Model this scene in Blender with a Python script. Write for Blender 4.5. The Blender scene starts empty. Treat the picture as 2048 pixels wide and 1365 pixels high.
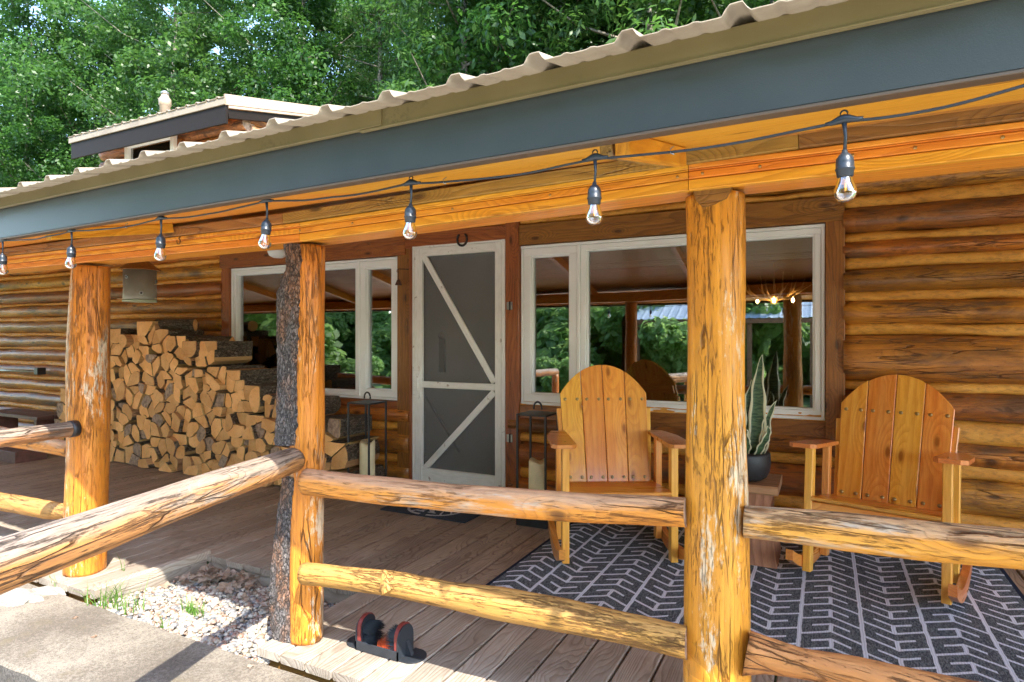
import bpy, math, random
import numpy as np
from mathutils import Vector, Matrix, noise
R = math.radians
random.seed(7)
rnd = random.Random(11)
sc = bpy.context.scene
col = sc.collection

# ------------------------------------------------------------ camera, sky, sun, exposure
CH = 1.35
cd = bpy.data.cameras.new('camera'); cam = bpy.data.objects.new('camera', cd); col.objects.link(cam)
cam.location = (0, 0, CH); cam.rotation_euler = (R(90), 0, R(27))
cd.sensor_width = 36; cd.lens = 1232 / 2048 * 36; cd.shift_y = -7.5 / 2048
cd.clip_start = 0.05; cd.clip_end = 2000
sc.camera = cam
LDIR = Vector((-.68, .546, -1)).normalized()
sl = bpy.data.lights.new('sun', 'SUN'); so = bpy.data.objects.new('sun', sl); col.objects.link(so)
sl.energy = 2.0; sl.angle = R(.55); sl.color = (1, .95, .86)
so.rotation_euler = LDIR.to_track_quat('-Z', 'Y').to_euler(); so.location = (6, -6, 12)
w = bpy.data.worlds.new("World"); sc.world = w; w.use_nodes = True
wn = w.node_tree; bg = wn.nodes['Background']
sky = wn.nodes.new('ShaderNodeTexSky'); sky.sky_type = 'NISHITA'; sky.sun_disc = False
sky.sun_elevation = R(48.9); sky.sun_rotation = R(128.8); sky.air_density = 1.0; sky.dust_density = .6
wn.links.new(sky.outputs[0], bg.inputs[0]); bg.inputs[1].default_value = .15
sc.view_settings.view_transform = 'Standard'; sc.view_settings.look = 'None'
sc.view_settings.gamma = 1; sc.view_settings.use_curve_mapping = False
sc.view_settings.exposure = 2.72
sc.cycles.use_denoising = True
sc.cycles.max_bounces = 10; sc.cycles.transparent_max_bounces = 16
sc.cycles.sample_clamp_indirect = 8

# ------------------------------------------------------------ pixel rays (2048 x 1365 photograph)
F, CX, HY = 1232., 1024., 675.
S27, C27 = math.sin(R(27)), math.cos(R(27))
def ray(px, py):
    u = (px - CX) / F; v = (HY - py) / F
    return Vector((-S27 + C27 * u, C27 + S27 * u, v))
def onY(px, py, Y):
    d = ray(px, py); p = d * (Y / d.y); return Vector((p.x, Y, CH + p.z))
def onZ(px, py, Z=0.):
    d = ray(px, py); p = d * ((Z - CH) / d.z); return Vector((p.x, p.y, Z))
def wx(px, Y=4.6): return onY(px, HY, Y).x
def mpp(px, Y):                      # metres per photograph pixel at depth plane Y
    return (Y / ray(px, HY).y) / F
def s2l(r, g, b):
    f = lambda c: ((c / 255 + .055) / 1.055) ** 2.4 if c > 10 else c / 255 / 12.92
    return (f(r), f(g), f(b))

# ------------------------------------------------------------ material helpers
class NT:
    def __init__(s, name):
        s.m = bpy.data.materials.new(name); s.m.use_nodes = True
        s.t = s.m.node_tree; s.t.nodes.clear()
        s.out = s.t.nodes.new('ShaderNodeOutputMaterial')
        s.tc = s.t.nodes.new('ShaderNodeTexCoord')
        s.b = None
    def n(s, typ, ins=None, **kw):
        x = s.t.nodes.new('ShaderNode' + typ)
        for k, v in kw.items(): setattr(x, k, v)
        if ins:
            for k, v in ins.items():
                if isinstance(v, bpy.types.NodeSocket): s.t.links.new(v, x.inputs[k])
                else: x.inputs[k].default_value = v
        return x
    def math(s, op, a, b=0., c=None, clamp=False):
        ins = {0: a, 1: b}
        if c is not None: ins[2] = c
        return s.n('Math', ins, operation=op, use_clamp=clamp).outputs[0]
    def vm(s, op, a, b=(0, 0, 0)):
        return s.n('VectorMath', {0: a, 1: b}, operation=op).outputs[0]
    def noise(s, vec, scale, detail=4, rough=.55, dist=0.):
        return s.n('TexNoise', {'Vector': vec, 'Scale': scale, 'Detail': detail, 'Roughness': rough, 'Distortion': dist}).outputs['Fac']
    def ramp(s, fac, stops, interp='LINEAR'):
        x = s.n('ValToRGB', {0: fac}); x.color_ramp.interpolation = interp
        e = x.color_ramp.elements
        while len(e) < len(stops): e.new(.5)
        for i, (p, c) in enumerate(stops):
            e[i].position = p; e[i].color = (c, c, c, 1) if isinstance(c, (int, float)) else (*c[:3], 1)
        return x.outputs[0]
    def mix(s, f, a, b, mode='MIX'):
        x = s.n('Mix', data_type='RGBA', blend_type=mode)
        for sock, v in ((x.inputs[0], f), (x.inputs[6], a), (x.inputs[7], b)):
            if isinstance(v, bpy.types.NodeSocket): s.t.links.new(v, sock)
            else: sock.default_value = v if isinstance(v, float) else (*v[:3], 1)
        return x.outputs[2]
    def bump(s, h, strength=.5, dist=.01, normal=None):
        ins = {'Height': h, 'Strength': strength, 'Distance': dist}
        if normal: ins['Normal'] = normal
        return s.n('Bump', ins).outputs[0]
    def bsdf(s, color, rough=.6, normal=None, metal=0., spec=.5, **kw):
        ins = {'Base Color': color if isinstance(color, bpy.types.NodeSocket) else (*color[:3], 1), 'Roughness': rough, 'Metallic': metal, 'Specular IOR Level': spec}
        if normal: ins['Normal'] = normal
        ins.update(kw)
        s.b = s.n('BsdfPrincipled', ins)
        s.t.links.new(s.b.outputs[0], s.out.inputs[0]); return s.m
    def coords(s, sx=1., sy=1., sz=1., rand=True):
        v = s.tc.outputs['Object']
        if rand:
            oi = s.n('ObjectInfo')
            r = s.math('MULTIPLY', oi.outputs['Random'], 37.)
            cv = s.n('CombineXYZ', {0: r, 1: s.math('MULTIPLY', r, 1.7), 2: s.math('MULTIPLY', r, .6)}).outputs[0]
            s.rnd = oi.outputs['Random']
            v0 = s.vm('ADD', v, cv)
        else: v0 = v; 
        s.base = v0
        return s.vm('MULTIPLY', v0, (sx, sy, sz))
def plain(name, c, rough=.5, metal=0., spec=.5, var=.0, scale=20, bump=0.):
    t = NT(name)
    v = t.coords()
    n = t.noise(v, scale, 5)
    colr = t.mix(t.ramp(n, [(.35, 0.), (.65, 1.)]), tuple(x * (1 - var) for x in c), tuple(min(1, x * (1 + var)) for x in c)) if var else c
    nb = t.bump(n, bump, .004) if bump else None
    return t.bsdf(colr, rough, nb, metal, spec)
def wood(name, light, mid, dark, grey=None, greyamt=.0, ring=9., rough=.5, knots=.5, crack=.5, bump=.5, spec=.4, objvar=.25, dirt=None, streak=.5, upgrey=0., coat=0., warp_=.30, fleck=0., pale=None, fs_=.24):
    """grain runs along each object's local X"""
    t = NT(name)
    v = t.coords(.11, 1, 1)
    big = t.noise(t.vm('MULTIPLY', t.base, (.5, 2.5, 2.5)), 1.4, 3)
    # knots: sparse voronoi cells
    bs_ = t.n('SeparateXYZ', {0: t.base})
    vk = t.n('CombineXYZ', {0: bs_.outputs[0], 1: t.math('MULTIPLY', t.math('ADD', bs_.outputs[1], bs_.outputs[2]), 2.6)}).outputs[0]
    vor = t.n('TexVoronoi', {'Vector': vk, 'Scale': 2.1, 'Randomness': 1.}, feature='F1', voronoi_dimensions='2D')
    kd = vor.outputs['Distance']
    keep = t.math('GREATER_THAN', t.n('SeparateColor', {0: vor.outputs['Color']}).outputs[0], 1 - knots)
    kmask = t.math('MULTIPLY', t.ramp(kd, [(.0, 1.), (.045, .9), (.075, .35), (.12, 0.)]), keep)
    kwarp = t.math('MULTIPLY', t.ramp(kd, [(.0, 1.), (.42, 0.)]), t.math('MULTIPLY', keep, .16))
    # growth rings cut by the surface
    rv = t.n('SeparateXYZ', {0: t.vm('MULTIPLY', t.base, (.10, 1, 1))})
    warp = t.noise(t.vm('MULTIPLY', t.base, (.35, 1.5, 1.5)), 2.2, 2)
    d = t.math('ADD', t.math('ADD', t.math('MULTIPLY', rv.outputs[1], 1.), t.math('MULTIPLY', warp, warp_)), t.math('ADD', t.math('MULTIPLY', rv.outputs[2], .6), kwarp))
    rings = t.math('FRACT', t.math('MULTIPLY', d, ring * 7))
    ringc = t.ramp(rings, [(0., .15), (.25, 0.), (.75, .75), (.93, 1.), (1., .2)])
    fine = t.noise(v, 75, 6, .7)
    med = t.noise(v, 17, 5, .6)
    c = t.mix(t.ramp(med, [(.3, 0.), (.7, 1.)]), light, mid)
    c = t.mix(t.math('MULTIPLY', ringc, streak), c, dark)
    c = t.mix(t.ramp(fine, [(.45, 0.), (.75, .55)]), c, dark)
    if objvar:
        hs = t.n('HueSaturation', {'Color': c, 'Hue': t.math('ADD', t.math('MULTIPLY', t.math('SUBTRACT', t.rnd, .5), .03), .5), 'Value': t.math('ADD', t.math('MULTIPLY', t.math('SUBTRACT', t.math('FRACT', t.math('MULTIPLY', t.rnd, 7.3)), .5), objvar * 2), 1.)})
        c = hs.outputs[0]
    if dirt:
        dm = t.noise(t.vm('MULTIPLY', t.base, (.7, 2, 2)), 3.1, 6, .65)
        c = t.mix(t.ramp(dm, [(.5, 0.), (.68, .85)]), c, dirt)
    if grey:
        gm = t.noise(t.vm('MULTIPLY', t.base, (.45, 3, 3)), 2.6, 7, .7)
        gf = t.ramp(gm, [(.62 - .3 * greyamt, 0.), (.70 - .25 * greyamt, 1.)])
        if upgrey:
            nz = t.n('SeparateXYZ', {0: t.n('NewGeometry').outputs['Normal']}).outputs[2]
            gf = t.math('ADD', gf, t.math('MULTIPLY', t.ramp(t.math('ADD', nz, t.math('ADD', t.math('MULTIPLY', t.math('SUBTRACT', gm, .5), .9), t.math('MULTIPLY', t.math('SUBTRACT', fine, .5), .8))), [(.05, 0.), (.65, 1.)]), upgrey), clamp=True)
        gcol = t.mix(t.ramp(fine, [(.4, 0.), (.7, 1.)]), grey, tuple(x * .5 for x in grey))
        c = t.mix(t.math('MULTIPLY', gf, .85), c, gcol)
    c = t.mix(t.math('MULTIPLY', kmask, .85), c, tuple(x * .45 for x in dark))
    # long drying cracks: edges of strongly stretched cells, broken up along their length
    cw = t.vm('ADD', t.vm('MULTIPLY', t.base, (.075, 1, 1)), t.vm('MULTIPLY', t.n('TexNoise', {'Vector': t.vm('MULTIPLY', t.base, (.5, 2, 2)), 'Scale': 9., 'Detail': 5.}).outputs['Color'], (.02, .018, .018)))
    ce = t.n('TexVoronoi', {'Vector': cw, 'Scale': 34.}, feature='DISTANCE_TO_EDGE').outputs[0]
    cmask = t.ramp(ce, [(.0, 1.), (.018, .8), (.042, 0.)])
    cg = t.ramp(t.noise(t.vm('MULTIPLY', t.base, (.6, 3, 3)), 3.2, 4), [(.50, 0.), (.60, 1.)])
    cmask = t.math('MULTIPLY', t.math('MULTIPLY', cmask, cg), crack)
    if fleck:
        fl = t.noise(t.vm('MULTIPLY', t.base, (fs_, 1, 1)), 100, 9, .82, .15)
        fg = t.noise(t.vm('MULTIPLY', t.base, (.5, 1.5, 1.5)), 4, 4)
        fm = t.math('MULTIPLY', t.ramp(t.math('ADD', fl, t.math('MULTIPLY', t.math('SUBTRACT', fg, .5), .35)), [(.55, 0.), (.62, 1.)]), fleck)
        c = t.mix(fm, c, tuple(x * .9 for x in dark))
        if pale:
            pl_ = t.noise(t.vm('MULTIPLY', t.base, (.25, 1, 1)), 48, 9, .8, .2)
            pg = t.noise(t.vm('ADD', t.vm('MULTIPLY', t.base, (.6, 2, 2)), (5, 5, 5)), 3, 4)
            pm = t.math('MULTIPLY', t.ramp(t.math('ADD', pl_, t.math('MULTIPLY', t.math('SUBTRACT', pg, .5), .9)), [(.60, 0.), (.66, 1.)]), .75)
            c = t.mix(pm, c, pale)
        cmask = t.math('MAXIMUM', cmask, t.math('MULTIPLY', fm, .35))
    c = t.mix(t.math('MULTIPLY', t.math('MULTIPLY', cmask, .95), 1.), c, tuple(x * .25 for x in dark))
    h = t.math('ADD', t.math('MULTIPLY', fine, .35), t.math('MULTIPLY', med, .5))
    h = t.math('SUBTRACT', h, t.math('MULTIPLY', ringc, .25))
    h = t.math('SUBTRACT', h, t.math('MULTIPLY', cmask, 2.4))
    nrm = t.bump(h, bump, .006)
    ro = t.math('ADD', t.math('MULTIPLY', med, .25), rough - .1)
    return t.bsdf(c, ro, nrm, 0., spec, **({'Coat Weight': coat, 'Coat Roughness': .12} if coat else {}))

M = {}
M['post'] = wood('stained_post_wood', (.82, .335, .036), (.70, .24, .018), (.26, .08, .012), grey=(.50, .40, .28), greyamt=.08, rough=.42, knots=.35, crack=.8, bump=1., ring=4, streak=.25, objvar=.06, coat=.1, warp_=.04, fleck=.6, fs_=.12, pale=(.72, .60, .42))
M['rail'] = wood('stained_rail_wood', (.80, .365, .058), (.70, .27, .028), (.28, .10, .022), grey=(.56, .49, .40), greyamt=.25, rough=.5, knots=.45, crack=.9, bump=1., ring=4, streak=.25, objvar=.06, upgrey=.6, warp_=.05, fleck=.55, fs_=.09)
M['rail_bare'] = wood('peeled_rail_wood', (.58, .275, .082), (.49, .20, .042), (.25, .10, .03), grey=(.46, .34, .22), greyamt=.0, rough=.6, knots=.4, crack=.55, bump=1.2, ring=4, streak=.3, objvar=.05, upgrey=.12, warp_=.08, fleck=.55, fs_=.10)
M['rail_grey'] = wood('weathered_handrail_wood', (.56, .30, .09), (.42, .19, .045), (.13, .065, .03), grey=(.31, .265, .22), greyamt=.3, rough=.65, knots=.7, crack=.7, bump=1.2, ring=5, streak=.35, objvar=.03, upgrey=1., warp_=.05, fleck=.5, fs_=.06)
M['beam'] = wood('stained_beam_board', (.90, .42, .05), (.78, .28, .02), (.48, .14, .012), rough=.38, knots=.3, crack=.3, bump=.3, ring=6, streak=.5, objvar=.07, coat=.15)
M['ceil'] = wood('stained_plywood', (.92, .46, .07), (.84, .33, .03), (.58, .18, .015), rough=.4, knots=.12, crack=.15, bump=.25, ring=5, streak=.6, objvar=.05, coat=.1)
M['ceil_in'] = wood('darkened_inner_ceiling_plywood', (.62, .30, .07), (.52, .22, .04), (.30, .11, .02), rough=.45, knots=.12, crack=.15, bump=.25, ring=5, streak=.6, objvar=.1)  # darker copy of the ceiling colour, painted to dim its window reflection
M['dark_strip'] = wood('brown_trim_strip', (.38, .20, .045), (.27, .13, .025), (.10, .045, .012), rough=.5, knots=.6, crack=.5, bump=.6, ring=8, streak=.4, objvar=.15)
M['log'] = wood('stained_wall_log', (.66, .26, .032), (.42, .14, .018), (.14, .045, .012), grey=(.14, .075, .04), greyamt=.25, rough=.4, knots=.75, crack=.8, bump=.9, ring=3, streak=.25, objvar=.35, dirt=(.13, .055, .02), coat=.2, warp_=.06, fleck=.45)
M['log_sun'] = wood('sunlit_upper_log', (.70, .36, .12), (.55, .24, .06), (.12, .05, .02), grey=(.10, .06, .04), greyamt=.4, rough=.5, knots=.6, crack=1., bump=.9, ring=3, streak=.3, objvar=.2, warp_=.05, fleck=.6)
M['trim'] = wood('dark_red_trim_board', (.40, .15, .030), (.28, .092, .018), (.10, .030, .010), rough=.42, knots=.55, crack=.5, bump=.5, ring=6, streak=.45, objvar=.12, coat=.15)
M['chair'] = wood('varnished_pine', (.97, .49, .095), (.88, .34, .035), (.62, .15, .016), rough=.3, knots=.75, crack=.0, bump=.10, ring=3.2, streak=.38, objvar=.07, coat=.45, warp_=.10)
M['chair_leg'] = wood('varnished_pine_leg', (.94, .48, .10), (.87, .37, .05), (.66, .23, .03), rough=.3, knots=.3, crack=.0, bump=.12, ring=6, streak=.35, objvar=.06, coat=.35)
M['chair_edge'] = wood('varnished_cedar', (.82, .33, .07), (.70, .23, .04), (.45, .13, .02), rough=.28, knots=.2, crack=.0, bump=.1, ring=6, streak=.35, objvar=.08, coat=.35)
M['stump'] = wood('cedar_block_wood', (.58, .32, .17), (.46, .24, .12), (.22, .10, .05), rough=.45, knots=.1, crack=.4, bump=.4, ring=2.6, streak=.6, objvar=.02, coat=.1)

def deck_mat():
    t = NT('weathered_deck_board')
    v = t.coords(.10, 1, 1)
    med = t.noise(v, 20, 5, .6); fine = t.noise(v, 85, 5, .7)
    warp = t.noise(t.vm('MULTIPLY', t.base, (.45, 1.6, 1.6)), 2.4, 2)
    vk = t.vm('MULTIPLY', t.base, (1., 2.2, 2.2))
    vor = t.n('TexVoronoi', {'Vector': vk, 'Scale': 1.6}, feature='F1')
    keep = t.math('GREATER_THAN', t.n('SeparateColor', {0: vor.outputs['Color']}).outputs[0], .62)
    kw = t.math('MULTIPLY', t.ramp(vor.outputs['Distance'], [(0., 1.), (.5, 0.)]), t.math('MULTIPLY', keep, .35))
    rv = t.n('SeparateXYZ', {0: t.vm('MULTIPLY', t.base, (.07, 1, 1))})
    d = t.math('ADD', t.math('ADD', rv.outputs[1], t.math('MULTIPLY', warp, .55)), t.math('ADD', rv.outputs[0], kw))
    rings = t.math('FRACT', t.math('MULTIPLY', d, 42.))
    ringc = t.ramp(rings, [(0., .1), (.55, .2), (.86, 1.), (1., .1)])
    P = t.n('SeparateXYZ', {0: t.n('NewGeometry').outputs['Position']})
    wob = t.math('MULTIPLY', t.math('SUBTRACT', t.noise(t.n('NewGeometry').outputs['Position'], 2.3, 4), .5), 1.2)
    wear_and_sun = t.ramp(t.math('DIVIDE', t.math('ADD', P.outputs[1], wob), 10.), [(.215, 1.), (.315, 0.)])  # greyer worn front boards, also paler to paint in the sunlit strip
    brown = t.mix(t.ramp(med, [(.3, 0.), (.7, 1.)]), (.42, .30, .20), (.29, .205, .135))
    greyc = t.mix(t.ramp(med, [(.3, 0.), (.7, 1.)]), (.44, .39, .325), (.33, .28, .225))
    c = t.mix(wear_and_sun, brown, greyc)
    dk = t.mix(wear_and_sun, (.12, .068, .04), (.21, .155, .105))
    c = t.mix(t.math('MULTIPLY', ringc, .68), c, dk)
    c = t.mix(t.ramp(fine, [(.5, 0.), (.75, .6)]), c, dk)
    km = t.math('MULTIPLY', t.ramp(vor.outputs['Distance'], [(0., 1.), (.03, .8), (.06, 0.)]), keep)
    c = t.mix(t.math('MULTIPLY', km, .8), c, (.06, .035, .02))
    c = t.n('HueSaturation', {'Color': c, 'Value': t.math('ADD', t.math('MULTIPLY', t.rnd, .36), .82)}).outputs[0]
    st = t.noise(t.n('NewGeometry').outputs['Position'], 3.1, 5, .6)
    c = t.mix(t.ramp(st, [(.5, 0.), (.7, .45)]), c, (.12, .075, .05))
    h = t.math('SUBTRACT', t.math('MULTIPLY', fine, .5), t.math('MULTIPLY', ringc, .6))
    return t.bsdf(c, .62, t.bump(h, .55, .004), 0., .35)
M['deck'] = deck_mat()

def chink_mat():
    t = NT('tinted_chinking_mortar')
    v = t.coords(.35, 1, 1)
    n1 = t.noise(v, 9, 5); gr = t.noise(t.base, 210, 3, .8); cl = t.noise(v, 45, 6, .75)
    c = t.mix(t.ramp(n1, [(.3, 0.), (.7, 1.)]), (.84, .40, .06), (.70, .28, .03))
    c = t.mix(t.ramp(cl, [(.48, 0.), (.70, .7)]), c, (.22, .075, .015))
    c = t.mix(t.ramp(gr, [(.66, 0.), (.72, .7)]), c, (.90, .62, .26))
    return t.bsdf(c, .5, t.bump(t.math('ADD', cl, t.math('MULTIPLY', gr, .6)), .9, .008), 0., .5)
M['chink'] = chink_mat()

def bark_mat(name, a, b, hi, sc_=1.):
    t = NT(name)
    v = t.coords(.55, 1.2, 1.2)
    wv = t.vm('ADD', v, t.vm('MULTIPLY', t.n('TexNoise', {'Vector': v, 'Scale': 42. * sc_, 'Detail': 6.}).outputs['Color'], (.035, .035, .035)))
    vor = t.n('TexVoronoi', {'Vector': wv, 'Scale': 70. * sc_}, feature='DISTANCE_TO_EDGE')
    vc = t.n('SeparateColor', {0: t.n('TexVoronoi', {'Vector': wv, 'Scale': 70. * sc_}, feature='F1').outputs['Color']})
    e = t.ramp(vor.outputs[0], [(0., 1.), (.16, 0.)])
    n = t.noise(v, 85 * sc_, 8, .8)
    pat = t.noise(t.vm('MULTIPLY', t.base, (1, 2, 2)), 6, 5)
    c = t.mix(t.ramp(pat, [(.46, 0.), (.60, .85)]), a, b)
    c = t.mix(t.ramp(vc.outputs[0], [(0., .75), (.6, 0.)]), c, tuple(x * .28 for x in a))
    c = t.mix(t.ramp(n, [(.54, 0.), (.66, .9)]), c, hi)
    c = t.mix(t.math('MULTIPLY', e, .8), c, tuple(x * .2 for x in a))
    h = t.math('ADD', t.math('SUBTRACT', vc.outputs[1], e), n)
    return t.bsdf(c, .75, t.bump(h, 1., .016), 0., .3)
M['bark'] = bark_mat('shaggy_pine_bark', (.24, .21, .20), (.40, .20, .11), (.62, .54, .48))
M['bark_fire'] = bark_mat('firewood_bark', (.22, .17, .12), (.30, .21, .14), (.46, .38, .29), .7)
M['split'] = wood('split_wood_side', (.60, .36, .15), (.50, .27, .10), (.24, .11, .045), rough=.7, knots=.1, crack=.5, bump=.8, ring=5, streak=.3, objvar=.2)
def end_mat():
    t = NT('split_wood_end')
    t.coords()
    v = t.base
    x = t.n('SeparateXYZ', {0: v})
    ob = t.tc.outputs['Object']; oo = t.vm('ADD', ob, t.n('CombineXYZ', {0: 0., 1: t.math('MULTIPLY', t.math('SUBTRACT', t.rnd, .5), .16), 2: .05}).outputs[0]); x2 = t.n('SeparateXYZ', {0: oo}); rr = t.math('FRACT', t.math('ADD', t.math('MULTIPLY', t.math('SQRT', t.math('ADD', t.math('POWER', x2.outputs[1], 2.), t.math('POWER', x2.outputs[2], 2.))), 95.), t.math('MULTIPLY', t.noise(v, 6, 2), 1.5)))
    n = t.noise(v, 32, 5, .65); n2 = t.noise(v, 7, 3)
    c = t.mix(t.ramp(n2, [(.35, 0.), (.65, 1.)]), (.93, .52, .21), (.80, .39, .13))
    c = t.mix(t.ramp(rr, [(0., 0.), (.6, .15), (.9, .55), (1., .1)]), c, (.42, .19, .06))
    c = t.mix(t.ramp(n, [(.55, 0.), (.75, .5)]), c, (.34, .17, .08))
    c = t.n('HueSaturation', {'Color': c, 'Value': t.math('ADD', t.math('MULTIPLY', t.rnd, .4), .78)}).outputs[0]
    return t.bsdf(c, .75, t.bump(n, .5, .004), 0., .25)
M['end'] = end_mat()
M['end_old'] = plain('aged_wood_end', (.33, .22, .15), .8, var=.4, scale=30, bump=.5)

M['white'] = plain('white_vinyl', (.88, .88, .84), .38, var=.04, scale=3)
def painted_mat():
    t = NT('chipped_white_paint'); t.coords()
    n = t.noise(t.base, 9, 7, .7); f = t.noise(t.vm('MULTIPLY', t.base, (.2, 1, 1)), 60, 4)
    c = t.mix(t.ramp(n, [(.64, 0.), (.67, 1.)]), (.84, .82, .75), (.40, .31, .23))
    c = t.mix(t.ramp(f, [(.45, 0.), (.8, .35)]), c, (.45, .42, .36))
    return t.bsdf(c, .5, t.bump(t.math('ADD', f, n), .25, .003))
M['paint'] = painted_mat()
M['black_metal'] = plain('black_powdercoat', (.018, .018, .02), .42, var=.2, scale=15)
M['black_rubber'] = plain('black_rubber', (.022, .026, .032), .5, var=.15)
M['socket'] = plain('bulb_socket_plastic', (.020, .027, .036), .36)
M['pot'] = plain('matte_black_ceramic', (.022, .023, .026), .48, var=.25, scale=14)
M['candle'] = plain('ivory_wax', (.78, .68, .42), .5, var=.05)
M['brass'] = plain('aged_brass_screw', (.42, .30, .13), .35, metal=.8)
M['iron'] = plain('rusted_iron', (.10, .045, .028), .7, metal=.3, var=.4, scale=40, bump=.4)
M['dark_iron'] = plain('dark_iron', (.035, .028, .026), .5, metal=.5, var=.3, scale=40, bump=.2)
M['steel'] = plain('grey_steel', (.35, .35, .33), .4, metal=.7, var=.2)
M['tin'] = plain('grey_feeder_tin', (.27, .25, .20), .45, metal=.25, var=.12, scale=8)
M['blind'] = plain('green_grey_blind', (.22, .25, .17), .6, var=.05)
def metal_roof(name, c, stain, amt=.6):
    t = NT(name); t.coords()
    n = t.noise(t.base, 3.0, 7, .7); g = t.noise(t.base, 26, 5, .7)
    cc = t.mix(t.math('MULTIPLY', t.ramp(n, [(.5, 0.), (.7, 1.)]), amt), c, stain)
    cc = t.mix(t.ramp(g, [(.6, 0.), (.8, .4)]), cc, tuple(x * .6 for x in stain))
    return t.bsdf(cc, .42, None, .0, .5)
M['roof'] = metal_roof('beige_painted_metal', (.30, .24, .165), (.15, .095, .055), .6)
M['trim_metal'] = None
def trim_metal():
    t = NT('tan_metal_drip_edge'); t.coords()
    v = t.base
    n = t.noise(t.vm('MULTIPLY', v, (1.6, 4, 4)), 1.7, 3); g = t.noise(v, 62, 6, .75)
    m = t.math('MULTIPLY', t.ramp(n, [(.56, 0.), (.66, 1.)]), t.ramp(g, [(.48, 0.), (.58, 1.)]))
    base = t.mix(t.ramp(t.noise(v, 4, 3), [(.3, 0.), (.7, 1.)]), (.225, .175, .075), (.18, .14, .057))
    c = t.mix(t.math('MULTIPLY', m, .6), base, (.10, .085, .035))
    return t.bsdf(c, .4, None, .0, .5)
M['trim_metal'] = trim_metal()
def fascia_mat():
    t = NT('dark_grey_metal_fascia'); t.coords()
    v = t.base
    b = t.noise(t.vm('MULTIPLY', v, (3, 3, 3)), 120, 2); s = t.noise(v, 38, 3, .8)
    c = t.mix(t.ramp(s, [(.70, 0.), (.76, .6)]), (.040, .046, .046), (.02, .02, .025))
    c = t.mix(t.ramp(t.noise(v, 2.1, 4), [(.4, 0.), (.7, .35)]), c, (.085, .092, .088))
    return t.bsdf(c, .30, t.bump(b, .10, .002), .0, .55)
M['fascia'] = fascia_mat()
M['lip'] = plain('brown_fascia_lip', (.11, .075, .05), .45)
M['brown_metal'] = plain('brown_metal_fascia', (.016, .011, .008), .55, 0., .15, var=.1)
M['peach'] = plain('peach_rake_metal', (.42, .31, .22), .5, var=.08, scale=5)

def glass_mat(name, refl, tint):
    t = NT(name)
    lw = t.n('Fresnel', {'IOR': 1.5})
    f = t.math('ADD', t.math('MULTIPLY', lw.outputs[0], 1.6), refl, clamp=True)
    tr = t.n('BsdfTransparent', {'Color': (*tint, 1)}); gl = t.n('BsdfGlossy', {'Roughness': .0, 'Color': (.95, .97, 1, 1)})
    mx = t.n('MixShader', {0: f, 1: tr.outputs[0], 2: gl.outputs[0]})
    t.t.links.new(mx.outputs[0], t.out.inputs[0]); return t.m
M['glass'] = glass_mat('window_glass', .17, (.80, .83, .78))
M['bulb'] = glass_mat('clear_bulb_glass', .04, (.97, .93, .88))
def mesh_mat():
    t = NT('insect_screen')
    tr = t.n('BsdfTransparent', {'Color': (.92, .92, .92, 1)}); df = t.n('BsdfDiffuse', {'Color': (.22, .22, .215, 1)})
    n = t.noise(t.tc.outputs['Object'], 3, 3)
    mx = t.n('MixShader', {0: t.math('ADD', t.math('MULTIPLY', n, .12), .36), 1: tr.outputs[0], 2: df.outputs[0]})
    t.t.links.new(mx.outputs[0], t.out.inputs[0]); return t.m
M['screen'] = mesh_mat()
def emis(name, c, s):
    t = NT(name); e = t.n('Emission', {'Color': (*c, 1), 'Strength': s}); t.t.links.new(e.outputs[0], t.out.inputs[0]); return t.m
M['lit'] = emis('lit_bulb', (1., .55, .2), 26)
M['filament'] = plain('amber_filament', (.90, .42, .06), .4)

def leaf_mat(name, a, b, trans=.5):
    t = NT(name)
    at = t.n('Attribute', attribute_name='col')
    c = t.mix(at.outputs['Fac'], a, b)
    tcol = t.mix(.5, c, tuple(min(1, x * 1.9) for x in b))
    p = t.n('BsdfPrincipled', {'Base Color': c, 'Roughness': .42, 'Specular IOR Level': .6})
    tl = t.n('BsdfTranslucent', {'Color': tcol})
    mx = t.n('MixShader', {0: trans, 1: p.outputs[0], 2: tl.outputs[0]})
    t.t.links.new(mx.outputs[0], t.out.inputs[0]); return t.m
M['leaf'] = leaf_mat('maple_foliage', (.020, .068, .013), (.072, .170, .028))
M['leaf2'] = leaf_mat('aspen_foliage', (.028, .080, .015), (.090, .185, .033))
M['yardleaf'] = leaf_mat('painted_sun_yard_foliage', (.10, .20, .05), (.28, .42, .13), .6)  # leaf colour brightened so the backlit yard foliage looks sunlit
M['needle'] = leaf_mat('pine_needles', (.030, .085, .014), (.085, .175, .024), .3)
M['grass'] = leaf_mat('grass_blades', (.07, .17, .02), (.16, .30, .05), .4)
M['tbark'] = plain('tree_bark', (.20, .17, .13), .85, var=.4, scale=14, bump=.8)
M['deadleaf'] = leaf_mat('dry_leaves', (.26, .17, .11), (.42, .33, .26), .2)
def ground_mat():
    t = NT('yard_ground'); v = t.tc.outputs['Object']
    n = t.noise(v, .35, 5); g = t.noise(v, 30, 5, .7)
    c = t.mix(t.ramp(n, [(.5, 0.), (.7, 1.)]), (.10, .19, .04), (.20, .20, .10))
    c = t.mix(t.ramp(g, [(.4, 0.), (.7, .6)]), c, (.05, .07, .02))
    return t.bsdf(c, .9, t.bump(g, .8, .05))
M['ground'] = ground_mat()
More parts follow.
